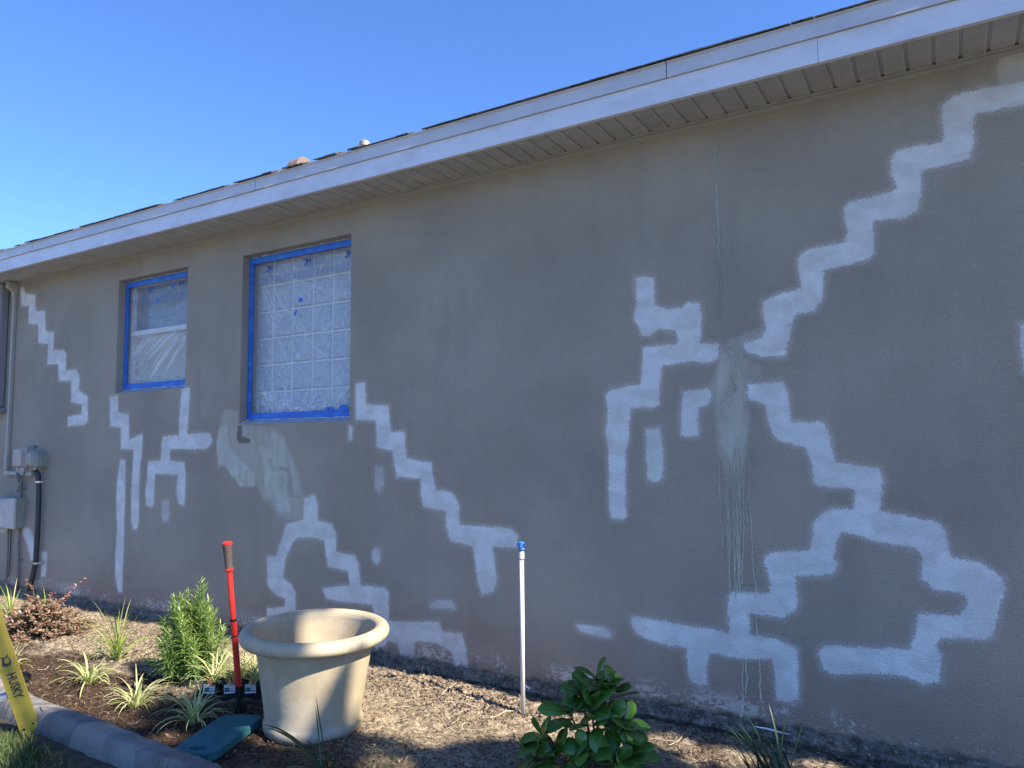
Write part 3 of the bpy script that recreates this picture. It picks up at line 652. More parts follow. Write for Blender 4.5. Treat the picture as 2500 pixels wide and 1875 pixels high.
b.add(vs, [(4*k+q, 4*k+q+1, 4*k+q+5, 4*k+q+4) for k in range(3) for q in range(3)]+[(0, 3, 2, 1), (12, 13, 14, 15)]); b.build('wall_inlet', M_pvc, d, bevel=.006)
b = MB(); b.box(-.021, .023, -.042, -.001, 0.025, .17); b.box(-.020, .07, -.042, -.001, -.028, .024); b.build('elbow', M_pvc, d, bevel=.009, seg=3)
b = MB(); b.box(.071, .42, -.036, -.001, -.022, .018); b.build('duct', M_pvc, d, bevel=.006)
b = MB(); b.box(.421, .520, -.042, -.001, -.027, .023); b.box(.475, .520, -.042, -.001, .023, .09); b.build('elbow', M_pvc, d, bevel=.009, seg=3)
p = thing('riser_panel', 'tall slate grey panel box on the wall at the far left of the duct', 'panel', (-8.62, 0, 1.80))
b = MB(); b.box(-.30, .21, -.09, -.001, 0, 1.298); b.build('body', M_panel, p, bevel=.02, seg=3)
b = MB(); b.box(-.32, .235, -.11, -.001, -.06, -.002); b.build('base_trim', M_panel, p, bevel=.004)
j = thing('telephone_box', 'pale grey rectangular utility box hanging beside the rounded green box', 'utility box', (-7.86, 0, 1.19))
b = MB()
vs = []
for y, e in ((-.001, 0.0), (-.085, 0.0), (-.088, .008), (-.125, .016)):
    vs += [(-.088+e, y, 0+e), (.094-e, y, 0+e), (.094-e, y, .192-e), (-.088+e, y, .192-e)]
b.add(vs, [(4*k+q, 4*k+(q+1) % 4, 4*k+4+(q+1) % 4, 4*k+4+q) for k in range(3) for q in range(4)]+[(12, 13, 14, 15)]); b.build('cover', M_box, j, bevel=.006)
b = MB(); b.box(-.075, -.03, -.09, -.01, -.042, -.001); b.box(-.01, .07, -.09, -.01, -.042, -.001); b.build('cable_gland', M_box, j, bevel=.006)
b = MB(); b.box(.06, .12, -.03, -.002, .193, .215); b.build('mounting_tab', M_gry, j, bevel=.004)
g = thing('cable_box', 'greenish grey rounded-top cable enclosure above the black conduit', 'utility box', (-7.615, 0, 1.195))
def dome(w_, h_, y0, y1, e):
    pr = []; K = 12
    for k in range(K+1):
        a = PI*k/K; pr.append(((w_-e)*math.cos(a), h_-w_+ (w_-e)*math.sin(a)))
    pr = [(w_-e, e)]+pr+[(-w_+e, e)]
    return [(x_, z) for x_, z in pr]
b = MB(); L_ = [dome(.082, .165, 0, 0, 0), dome(.082, .165, 0, 0, 0), dome(.082, .165, 0, 0, .012), dome(.082, .165, 0, 0, .028)]; Ys = [-.001, -.09, -.12, -.135]; m_ = len(L_[0])
vs = [(x_, y, z) for pr, y in zip(L_, Ys) for x_, z in pr]
b.add(vs, [(k*m_+q, k*m_+(q+1) % m_, (k+1)*m_+(q+1) % m_, (k+1)*m_+q) for k in range(3) for q in range(m_)]+[tuple(3*m_+q for q in range(m_))]); b.build('cover', M_box2, g, bevel=.004)
b = MB(); pr = dome(.090, .172, 0, 0, 0); vs = [(x_, y, z-.003) for y in (-.062, -.050) for x_, z in pr]; m_ = len(pr)
b.add(vs, [(q, (q+1) % m_, m_+(q+1) % m_, m_+q) for q in range(m_)]+[tuple(range(m_-1, -1, -1))]); b.build('flange', M_box2, g)
b = MB(); b.tube([(.0, -.07, 0), (0, -.07, -.028)], .02, 12); b.build('hub', M_box, g)
c1 = thing('black_conduit', 'thick black conduit bending down the wall from the rounded green box', 'conduit', (-7.63, 0, 0))
cp = [(-7.615+7.63, -.07, 1.166)]+[(wl(px, py, -.05)[0]+7.63, -.045, wl(px, py, -.05)[1]) for px, py in ((92, 1160), (93.5, 1200), (92, 1260), (89, 1320), (86, 1372), (78, 1410), (69, 1440))]
b = MB(); b.tube(cp, .024, 14); b.build('pipe', M_blk, c1, smooth=True)
for k, (px, py) in enumerate(((93, 1176.5), (87, 1375))):
    x_, z_ = wl(px, py, -.05); b = MB(); b.tube([(x_+7.63, -.045, z_-.008), (x_+7.63, -.045, z_+.008)], .0275, 14); b.box(x_+7.655, x_+7.70, -.03, -.002, z_-.008, z_+.008); b.tube([(x_+7.68, -.045, z_), (x_+7.68, -.002, z_)], .007, 8); b.build('clamp', M_zinc, c1)
c2 = thing('grey_conduit', 'thin taupe painted conduit dropping below the telephone box', 'conduit', (-7.86, 0, 0))
b = MB(); pts = [wl(px, py, -.03) for px, py in ((47, 1155), (50, 1170), (51, 1190), (48, 1240), (45, 1320), (43, 1400), (41, 1440))]
b.tube([(x_+7.86, -.03, z_) for x_, z_ in pts], .015, 10); b.build('pipe', M_gry, c2, smooth=True)
for px, py in ((51, 1194), (43, 1367)):
    x_, z_ = wl(px, py, -.03); b = MB(); b.tube([(x_+7.86, -.03, z_-.006), (x_+7.86, -.03, z_+.006)], .018, 10); b.box(x_+7.87, x_+7.91, -.012, -.002, z_-.006, z_+.006); b.build('strap', M_gry, c2)
cw = thing('loose_wires', 'flat bundle of grey wires crossing under the telephone box', 'wires', (-7.9, 0, 1.0))
b = MB()
for k in range(5):
    o_ = .004*k
    pts = [wl(px+o_*60, py, -.07) for px, py in ((60, 1153), (54, 1170), (48, 1184), (44, 1196), (41, 1201))]; b.tube([(x_+7.9, -.075+o_*.5, z_-1.0) for x_, z_ in pts], .0035, 5)
for k in range(3):
    pts = [wl(px+k*1.2, py, -.05) for px, py in ((39, 1153), (42, 1168), (46, 1180))]; b.tube([(x_+7.9, -.05, z_-1.0) for x_, z_ in pts], .0035, 5)
b.build('wire', M_gry, cw)
ub = thing('meter_box', 'large pale grey utility box at the left edge below the others', 'utility box', (-8.10, 0, .60))
b = MB()
vs = [(-.26, -.001, 0), (.20, -.001, 0), (.20, -.001, .285), (-.26, -.001, .285)]
vs += [(-.26, -.09, 0), (.20, -.09, 0), (.20, -.09, .285), (-.26, -.09, .285)]
b.add(vs, [(0, 1, 5, 4), (1, 2, 6, 5), (2, 3, 7, 6), (3, 0, 4, 7)]); b.build('back_box', M_box2, ub)
b = MB(); y_ = -.0905
vs = [(-.268, y_, -.008), (.208, y_, -.008), (.208, y_, .29), (-.268, y_, .29), (-.268, y_-.02, -.008), (.208, y_-.02, -.008), (.208, y_-.02, .29), (-.268, y_-.02, .29),
      (-.22, y_-.085, .02), (-.02, y_-.085, .02), (-.02, y_-.085, .262), (-.22, y_-.085, .262)]
b.add(vs, [(0, 1, 5, 4), (1, 2, 6, 5), (2, 3, 7, 6), (3, 0, 4, 7), (4, 5, 9, 8), (5, 6, 10, 9), (6, 7, 11, 10), (7, 4, 8, 11), (8, 9, 10, 11)]); b.build('cover', M_big, ub, bevel=.004)
c3 = thing('thin_conduit', 'slim dark conduit running from the large grey box into the ground', 'conduit', (-8.15, 0, 0))
b = MB(); b.tube([(-.0, -.03, .592), (.0, -.03, .3), (-.005, -.03, .05), (-.01, -.03, -.06)], .010, 8); b.build('pipe', M_gry, c3, smooth=True)
b = MB(); b.tube([(.028, -.02, .592), (.03, -.02, .3), (.02, -.02, .12), (-.03, -.03, .06), (-.2, -.05, .03), (-.45, -.06, .02)], .0045, 6); b.build('cable', M_blk, c3, smooth=True)

# ------------------------------------------------------------------ ground
def gz(x, y):
    v = Vector((x, y, 0))
    z = -.055+.018*mnoise.noise(v*1.3)+.012*mnoise.noise(v*4.1+Vector((3, 1, 0)))
    if y > -1.62: z += .018*mnoise.fractal(v*13, .7, 2.2, 5)
    if x > -2.6 and y > -.7: z -= .006*min(1, (x+2.6)/1.2)*min(1, (y+.7)/.4)
    m = math.exp(-((x+2.75)/.55)**2-((y+.24)/.14)**2); z += .030*m*(1+.6*mnoise.noise(v*14))
    if y > -.16: z -= .016*(y+.16)/.16*(1 if x > -3 else -1.2)
    if y < -1.60: z = z-.03*min(1, (-1.60-y)/.12)
    return z
n = NT('bed_soil'); P = n.pos(); sep = n.n('ShaderNodeSeparateXYZ'); n.l(P, sep.inputs[0])
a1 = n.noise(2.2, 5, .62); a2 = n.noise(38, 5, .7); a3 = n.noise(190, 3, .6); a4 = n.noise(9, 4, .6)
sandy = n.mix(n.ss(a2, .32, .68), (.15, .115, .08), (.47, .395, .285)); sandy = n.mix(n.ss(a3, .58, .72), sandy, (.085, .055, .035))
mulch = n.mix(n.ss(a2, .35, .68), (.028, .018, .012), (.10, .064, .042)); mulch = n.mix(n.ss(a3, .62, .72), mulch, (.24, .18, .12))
# dark mulch by the new plants; its colour also paints in foreground shade
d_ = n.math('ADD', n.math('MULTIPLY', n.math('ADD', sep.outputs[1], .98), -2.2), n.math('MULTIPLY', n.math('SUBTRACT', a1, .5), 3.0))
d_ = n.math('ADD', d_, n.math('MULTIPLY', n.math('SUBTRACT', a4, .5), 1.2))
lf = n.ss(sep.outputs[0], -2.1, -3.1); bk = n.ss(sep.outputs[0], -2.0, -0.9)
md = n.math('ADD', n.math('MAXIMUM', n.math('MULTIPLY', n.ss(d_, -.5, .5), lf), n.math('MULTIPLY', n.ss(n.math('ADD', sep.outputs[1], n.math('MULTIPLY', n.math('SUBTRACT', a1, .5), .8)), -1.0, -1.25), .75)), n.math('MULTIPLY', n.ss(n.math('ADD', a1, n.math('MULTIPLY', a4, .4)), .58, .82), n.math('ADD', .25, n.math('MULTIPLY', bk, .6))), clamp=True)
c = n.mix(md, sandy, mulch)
hh = n.math('ADD', n.math('MULTIPLY', a2, 1.0), n.math('MULTIPLY', a3, .45))
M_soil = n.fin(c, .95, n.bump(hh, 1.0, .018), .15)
gx = np.concatenate([[-14, -11, -9.6], np.arange(-8.6, .9, .0135), [1.4, 2.2, 3.2]]); gy = np.concatenate([[-1.62], np.arange(-1.60, .0, .0135), [.05]])
vs = [(x, y, gz(x, y)) for y in gy for x in gx]; nx_ = len(gx)
b = MB(); b.v = vs; b.rn = [0]*len(vs)
b.f = [(j*nx_+i, j*nx_+i+1, (j+1)*nx_+i+1, (j+1)*nx_+i) for j in range(len(gy)-1) for i in range(nx_-1)]; b.mi = [0]*len(b.f)
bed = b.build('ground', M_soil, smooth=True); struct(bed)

n = NT('lawn_earth'); a2 = n.noise(20, 5, .7); a3 = n.noise(1.5, 4); c = n.mix(n.ss(a2, .3, .7), (.03, .025, .015), (.10, .075, .045)); 
sepp = n.n('ShaderNodeSeparateXYZ'); n.l(n.pos(), sepp.inputs[0])
far = n.ss(n.math('ADD', sepp.outputs[1], n.math('MULTIPLY', n.math('SUBTRACT', a3, .5), .3)), -2.15, -2.6)
c = n.mix(far, c, n.mix(a2, (.10, .095, .065), (.20, .175, .135))); M_lawn = n.fin(c, .95, n.bump(a2, .8, .03))
gx = np.concatenate([[-600, -60, -20, -9], np.arange(-7, 3, .04), [8, 20, 60, 600]]); gy = np.concatenate([[-600, -60, -20, -6], np.arange(-3.0, -1.62, .03), [-1.615]])
vs = [(x, y, (gz(x, -1.7)-.012 if y > -2.9 and -8 < x < 3 else -.11)+(.006*mnoise.noise(Vector((x*14, y*14, 0))) if -7 < x < 3 else 0)) for y in gy for x in gx]; nx_ = len(gx)
b = MB(); b.v = vs; b.rn = [0]*len(vs); b.f = [(j*nx_+i, j*nx_+i+1, (j+1)*nx_+i+1, (j+1)*nx_+i) for j in range(len(gy)-1) for i in range(nx_-1)]; b.mi = [0]*len(b.f)
lawn = b.build('lawn', M_lawn, smooth=True); struct(lawn)
b = MB(); b.add([(-600, .05, -.30), (600, .05, -.30), (600, 600, -.30), (-600, 600, -.30)], [(0, 1, 2, 3)]); b.add([(3.2, -1.615, -.11), (600, -1.615, -.11), (600, .05, -.11), (3.2, .05, -.11)], [(0, 1, 2, 3)]); b.add([(-600, -1.615, -.11), (-14, -1.615, -.11), (-14, .05, -.11), (-600, .05, -.11)], [(0, 1, 2, 3)])
struct(b.build('yard', M_lawn))

# concrete edging
n = NT('edging_concrete'); P = n.pos(); a1 = n.noise(5, 5, .65); a2 = n.noise(40, 5, .7)
c = n.mix(n.ss(a1, .3, .7), (.125, .12, .12), (.215, .208, .205)); c = n.mix(n.ss(a2, .60, .75), c, (.10, .095, .09)); c = n.mix(n.math('MULTIPLY', n.ss(n.noise(3, 4), .58, .7), .5), c, (.40, .37, .32))
c = n.mix(n.math('MULTIPLY', n.ss(n.attr('rnd'), .3, 1.0), .45), c, (.31, .295, .27))
cracks = n.n('ShaderNodeTexVoronoi', feature='DISTANCE_TO_EDGE'); cracks.inputs['Scale'].default_value = 5.0
n.l(n.mapv((1.2, 1, 1), vec=None), cracks.inputs['Vector'])
ck = n.math('MULTIPLY', n.ss(cracks.outputs[0], .014, .004), n.ss(n.noise(1.7, 2), .52, .6))
c = n.mix(ck, c, (.03, .03, .03))
M_curb = n.fin(c, .8, n.bump(n.math('SUBTRACT', n.math('ADD', a2, n.math('MULTIPLY', a1, 1.5)), n.math('MULTIPLY', ck, 2.0)), .8, .012))
path = [(-9, -.2), (-6.4, -1.02), (-5.6, -1.30), (-5.0, -1.46), (-4.5, -1.545), (-4.0, -1.56), (-3.4, -1.575), (-2.9, -1.61), (-2.3, -1.68), (-1.5, -1.80), (-.5, -1.95), (1, -2.1), (3, -2.2)]
pp = []
for k in range(len(path)-1):
    for q in range(int((path[k+1][0]-path[k][0])/.006)):
        t = q/max(1, int((path[k+1][0]-path[k][0])/.006)); pp.append((path[k][0]+(path[k+1][0]-path[k][0])*t, path[k][1]+(path[k+1][1]-path[k][1])*t))
pa = np.array(pp); ker = np.ones(51)/51; yy = np.convolve(np.pad(pa[:, 1], 25, 'edge'), ker, 'valid'); pa[:, 1] = yy
sec = [(.010, -.09), (.006, -.03), (-.002, -.012), (-.03, -.001), (-.06, .005), (-.09, .011), (-.118, .014), (-.134, .010), (-.147, -.008), (-.158, -.045), (-.166, -.13)]
b = MB(); vs = []; acc = 0.0; nxt = .16; lastj = 0; rs = random.Random(4)
jn = [.0]*len(pa); pos_ = 0.0; k0 = 5
cuts = []; q_ = 0.0
while q_ < 13: cuts.append((q_, rs.random())); q_ += rs.choice([.10, .13, .13, .17, .28])
s_ = np.concatenate([[0], np.cumsum(np.hypot(np.diff(pa[:, 0]), np.diff(pa[:, 1])))])
for k, (x, y) in enumerate(pa):
    gq = min(abs(s_[k]-c_) for c_, _ in cuts); gr = .013*math.exp(-(gq/.006)**2); seg = 0
    for m_, (dy, dz) in enumerate(sec):
        f = mnoise.noise(Vector((x*9, dy*30, 5))); f2 = mnoise.noise(Vector((x*2.2, 0, 9)))
        sk = (dy*.35)                                   # stamped joints run slightly skewed
        vs.append((x+sk*.3, y+dy+f*.005+f2*.010, dz+f*.006+.006*f2+.004*mnoise.noise(Vector((x*30, dy*60, 1)))-(gr if 1 < m_ < 9 else gr*.6)))
m_ = len(sec); b.add(vs, [(k*m_+q, k*m_+q+1, (k+1)*m_+q+1, (k+1)*m_+q) for k in range(len(pa)-1) for q in range(m_-1)])
segr = [random.Random(sum(1 for c_, _ in cuts if c_ < v_)*7+1).random() for v_ in s_]; b.rn = [segr[k] for k in range(len(pa)) for q in range(m_)]
ed = b.build('garden_edging', M_curb, smooth=True); tag(ed, 'grey stamped concrete edging curving between planting bed and lawn at lower left', 'garden edging')

# ------------------------------------------------------------------ leaf and blade builders
def blade(b, base, az, L, w, lean=.25, droop=1.4, n=9, rn=0.0, twist=0.0, tip=.55, fold=.25, mi=0):
    p = Vector(base); d = Vector((math.cos(az), math.sin(az), 0)); side0 = Vector((-math.sin(az), math.cos(az), 0)); ang = lean
    vs = []; uv = []
    for k in range(n+1):
        t = k/n; ww = w*.5*min(1, (t+.25)*2.2)*(1-max(0, (t-tip)/(1-tip))**1.6)
        dr = d*math.sin(ang)+Vector((0, 0, 1))*math.cos(ang); nr = d*math.cos(ang)-Vector((0, 0, 1))*math.sin(ang)
        sd = side0*math.cos(twist*t)+nr*math.sin(twist*t)
        vs += [p-sd*ww+nr*(-ww*fold), p, p+sd*ww+nr*(-ww*fold)]; uv += [(0, t), (.5, t), (1, t)]
        p = p+dr*(L/n); ang += droop/n*(0.5+t)
    b.add(vs, [(3*k+q, 3*k+q+1, 3*k+q+4, 3*k+q+3) for k in range(n) for q in range(2)], uv, rn, mi)
def leaf(b, base, d, nrm, L, w, shape='ovate', curl=.15, rn=0.0, n=5, mi=0):
    d = Vector(d).normalized(); s = d.cross(Vector(nrm)); s = s.normalized() if s.length > 1e-4 else d.orthogonal().normalized(); nn = s.cross(d)
    vs = []; uv = []
    for k in range(n+1):
        t = k/n
        if shape == 'obovate': ww = w*.5*((.10+.90*math.sin(t/.66*PI/2)**1.25) if t < .66 else math.sqrt(max(0, 1-((t-.66)/.345)**2)))
        elif shape == 'narrow': ww = w*.5*math.sin(PI*min(1, max(.03, t)**.8))**.6
        else: ww = w*.5*math.sin(PI*max(.02, min(.98, t**.9)))**.8
        c_ = base_ = Vector(base)+d*(L*t)-nn*(curl*L*t*t)
        vs += [c_-s*ww+nn*ww*.22, c_, c_+s*ww+nn*ww*.22]; uv += [(0, t), (.5, t), (1, t)]
    b.add(vs, [(3*k+q, 3*k+q+1, 3*k+q+4, 3*k+q+3) for k in range(n) for q in range(2)], uv, rn, mi)
def foliage(name, c1, c2, c3=None, rough=.4, trans=.35, varieg=None, spec=.5, midrib=None):
    n = NT(name); r = n.attr('rnd'); uvn = n.n('ShaderNodeUVMap'); su = n.n('ShaderNodeSeparateXYZ'); n.l(uvn.outputs[0], su.inputs[0])
    c = n.mix(r, c1, c2)
    if c3: c = n.mix(n.ss(r, .82, .9), c, c3)
    e = n.math('ABSOLUTE', n.math('SUBTRACT', su.outputs[0], .5))
    if varieg: c = n.mix(n.ss(e, .13, .22), c, varieg)
    if midrib: c = n.mix(n.ss(e, .07, .02), c, midrib)
    c = n.mix(n.math('MULTIPLY', n.noise(60, 3), .25), c, tuple(k*.6 for k in c1))
    n.fin(c, rough, n.bump(n.noise(50, 2), .1, .002), spec)
    tl = n.n('ShaderNodeBsdfTranslucent'); mx = n.n('ShaderNodeMixShader'); mx.inputs[0].default_value = trans
    tc = n.n('ShaderNodeMix', data_type='RGBA', blend_type='MULTIPLY'); tc.inputs[0].default_value = 1; n.l(c, tc.inputs[6]); tc.inputs[7].default_value = (1.3, 1.5, .6, 1)
    n.l(tc.outputs[2], tl.inputs[0]); n.l(n.b.outputs[0], mx.inputs[1]); n.l(tl.outputs[0], mx.inputs[2]); n.l(mx.outputs[0], n.out.inputs[0])
    return n.m
M_spider = foliage('variegated_leaf', (.13, .22, .07), (.20, .30, .10), None, .45, .3, (.76, .72, .38))
M_grassy = foliage('bright_blade', (.18, .28, .05), (.38, .48, .11), (.55, .48, .20), .45, .35)
M_dkblade = foliage('dark_blade', (.02, .06, .025), (.05, .11, .04), (.22, .30, .12), .3, .2)
M_podo = foliage('narrow_leaf', (.08, .16, .04), (.34, .43, .11), (.62, .64, .22), .35, .3)
M_clus = foliage('thick_glossy_leaf', (.055, .15, .02), (.17, .34, .05), (.32, .50, .09), .26, .28, spec=.6, midrib=(.10, .23, .05))
M_red = foliage('bronze_leaf', (.12, .078, .052), (.40, .29, .20), (.36, .17, .13), .42, .25)
M_wood = plain('twig_bark', (.10, .075, .05), .85, .3); M_green = plain('green_stem', (.12, .20, .06), .6, .2)
M_turf = foliage('turf_blade', (.04, .09, .02), (.12, .17, .05), (.26, .24, .12), .55, .3)

def spider(label, px, py, R_, n_, seed, name='spider_plant', mat=None, w=.0085, cat='plant', group=None, z=None, lean=(.15, .9), up=0, grp=None):
    rs = random.Random(seed); g = gd(px, py); zz = gz(g.x, g.y)-.005 if z is None else z
    root = thing(name, label, cat, (g.x, g.y, zz), rs.uniform(0, 6), grp)
    b = MB()
    for k in range(n_):
        a = 2*PI*k/n_*2.4+rs.uniform(-.3, .3); L_ = R_*rs.uniform(.65, 1.25)
        ln = rs.uniform(*lean)
        if k < up: ln = rs.uniform(.02, .25)
        blade(b, (rs.uniform(-.012, .012), rs.uniform(-.012, .012), 0), a, L_, w*rs.uniform(.6, 1.1), ln, (.6 if k < up else rs.uniform(1.3, 2.5)), 10, rs.random(), rs.uniform(-.5, .5))
    b.build('leaves', mat or M_spider, root, smooth=True)
    b = MB()
    b.lathe([(.016, -.01), (.014, .02), (.007, .05), (.0, .055)], 8); b.build('crown_base', M_wood, root)
    return root
spider('striped cream and green spider plant nearest the tall bright grass clump', 218, 1672, .24, 60, 1, up=4)
spider('striped spider plant centred between the edging and the leafy bush', 332, 1724, .26, 54, 2, up=3)
spider('shaded striped spider plant beside the teal kneeling pad', 474, 1770, .24, 58, 3, up=4)
spider('small striped spider plant half hidden behind the yellow ladder', 26, 1632, .22, 34, 4, up=4)
spider('tall bright green strap-leaf clump in front of the bronze shrub', 287, 1614, .40, 52, 5, 'grass_clump', M_grassy, .008, up=16, lean=(.15, .9))
spider('light green strap-leaf clump at the left edge beside the bronze shrub', 26, 1528, .34, 26, 6, 'grass_clump', M_grassy, .012, up=10, lean=(.1, .8))
spider('tuft of pale grassy blades behind the bush near the wall', 110, 1478, .18, 9, 61, 'grass_clump', M_grassy, .007, up=3)
spider('spray of sunlit striped blades between the red tool and the pot', 655, 1640, .27, 60, 62, 'spider_plant', M_spider, .008, up=3, lean=(.4, 1.2))

# dark strap-leaf plant in front of the pot
g = gd(800, 1900); root = thing('strap_leaf_plant', 'dark strap-leaf plant at the bottom edge in front of the large pot', 'plant', (g.x, g.y, gz(g.x, g.y)))
b = MB(); rs = random.Random(8)
for a, L_, w_, ln, dr in ((195, .40, .016, .75, .9), (205, .36, .019, .6, .9), (188, .30, .017, .8, 1.1), (215, .33, .015, .7, 1.0), (35, .17, .020, .10, .12), (150, .30, .006, .30, .35), (172, .34, .007, .35, -.1), (40, .12, .014, .2, .2), (230, .22, .014, .9, 1.2), (10, .12, .012, .3, .3), (185, .2, .012, .5, .7)):
    blade(b, (rs.uniform(-.03, .03), rs.uniform(-.02, .02), 0), math.radians(a), L_, w_, ln, dr, 12, rs.random()*.5, 0, .7)
b.build('leaves', M_dkblade, root, smooth=True)
g = gd(905, 1905); root = thing('wispy_grass', 'wispy arching thin grass at the bottom edge right of the pot base', 'grass', (g.x, g.y, gz(g.x, g.y)))
b = MB()
for k in range(26): blade(b, (rs.uniform(-.03, .03), rs.uniform(-.02, .02), 0), rs.uniform(-.6, 1.4) if k % 3 else rs.uniform(2, 4), rs.uniform(.14, .25), .0035, rs.uniform(.2, .7), rs.uniform(1.2, 2.4), 9, rs.random()*.9)
b.build('leaves', M_dkblade, root, smooth=True)
g = gd(1890, 1905); root = thing('strap_leaf_plant', 'dark leafy clump with two bright upright blades at the lower right by the wall', 'plant', (g.x, g.y, gz(g.x, g.y)))
b = MB()
for k in range(30): blade(b, (rs.uniform(-.09, .09), rs.uniform(-.05, .05), 0), rs.uniform(2.0, 4.5), rs.uniform(.12, .30), .010, rs.uniform(.1, .7), rs.uniform(.2, .9), 8, rs.random()*.6)
blade(b, (.02, 0, 0), math.radians(35), .29, .014, .10, .18, 10, .95, 0, .7); blade(b, (.055, .0, 0), math.radians(28), .275, .013, .22, .22, 10, .99, 0, .7); blade(b, (.10, -.03, 0), .4, .11, .011, .2, .2, 8, .92)
b.build('leaves', M_dkblade, root, smooth=True)
for px, py, L_ in ((2075, 1868, .10), (1655, 1800, .06)):
    pass

# bush with narrow leaves (yew-like)
g = gd(462, 1655); root = thing('narrow_leaf_bush', 'bright green upright bush with narrow whorled leaves left of the red-handled tool', 'shrub', (g.x, g.y, gz(g.x, g.y)))
b = MB(); st = MB(); rs = random.Random(21); RT_ = Vector((Rv[0], Rv[1], 0)).normalized()
for k in range(100):
    a = rs.uniform(0, 2*PI); r_ = rs.random()**.55*.25
    hmax = .47*(1-(r_/.285)**3.0)*rs.uniform(.45, 1.0)+.07
    tx, ty = r_*math.cos(a), r_*math.sin(a)*.85
    if k < 10:
        s0 = [(.055, .60), (.075, .56), (.035, .54), (-.055, .52), (-.12, .43), (.14, .42), (-.17, .36), (.19, .31), (-.01, .46), (.10, .47)][k]
        v = RT_*s0[0]; tx, ty, hmax = v.x, v.y, s0[1]
    P0 = Vector((tx*.2, ty*.2, 0)); P1 = Vector((tx*.8, ty*.8, hmax*.45)); P2 = Vector((tx*1.05, ty*1.05, hmax))
    st.tube([P0, P1, P2], [.005, .0035, .0022], 5)
    L_s = (P1-P0).length+(P2-P1).length; nl = int(L_s/.0046)
    for q in range(nl):
        t = (q+rs.random())/nl
        if t < .35: continue
        p = P0*(1-t)**2+P1*2*t*(1-t)+P2*t*t; dr = ((P1-P0)*(1-t)+(P2-P1)*t).normalized()
        an = q*2.399+rs.uniform(-.3, .3); o1 = dr.orthogonal().normalized(); o2 = dr.cross(o1); out = o1*math.cos(an)+o2*math.sin(an)
        dl = out*1.0+dr*(.3+1.3*t**5)+Vector((rs.uniform(-.3, .3), rs.uniform(-.3, .3), 0))+Vector((0, 0, -.1)); leaf(b, p, dl, dr, rs.uniform(.050, .088)*(1.0-.35*max(0, t-.75)/.25), .0062, 'narrow', rs.uniform(.0, .3), min(1, max(0, rs.gauss(.10+.62*t*t*(.4+hmax), .2))), 3)
b.build('foliage', M_podo, root, smooth=False); st.build('stems', M_green, root)

# low bronze shrub
g = gd(100, 1548); root = thing('bronze_shrub', 'low spreading shrub of small bronze and pink leaves at the left by the wall', 'shrub', (g.x, g.y, gz(g.x, g.y)))
b = MB(); st = MB(); rs = random.Random(31)
RT = Vector((Rv[0], Rv[1], 0)).normalized(); FT = Vector((Fv[0], Fv[1], 0)).normalized()
for k in range(230):
    a = rs.uniform(0, 2*PI); r_ = rs.random()**.5
    tip = RT*math.cos(a)*.36*r_+FT*math.sin(a)*.34*r_; hz = (.24*(1-r_**2.2)+.03)*rs.uniform(.7, 1.1)
    if k < 5: tip, hz = [(RT*-.20+FT*.1, .40), (RT*.26+FT*.15, .40), (RT*.02+FT*.1, .30), (RT*.20, .30), (RT*-.12, .31)][k]
    P0 = tip*.15; P1 = tip*.55+Vector((0, 0, hz*.85)); P2 = tip+Vector((0, 0, hz))
    st.tube([P0, P1, P2], [.003, .002, .0012], 4)
    nl = 26 if k >= 5 else 18
    for q in range(nl):
        t = .25+.75*(q+rs.random())/nl; p = P0*(1-t)**2+P1*2*t*(1-t)+P2*t*t+Vector((rs.uniform(-.015, .015), rs.uniform(-.015, .015), rs.uniform(-.012, .012)))*(1 if k >= 5 else .25)
        dl = Vector((rs.uniform(-1, 1), rs.uniform(-1, 1), rs.uniform(-.3, .8))); leaf(b, p, dl, (rs.uniform(-.5, .9), rs.uniform(-.6, .4), 1), rs.uniform(.018, .034), rs.uniform(.012, .018), 'ovate', .1, rs.random() if k >= 5 else .95, 3)
b.build('foliage', M_red, root, smooth=False); st.build('stems', M_wood, root)

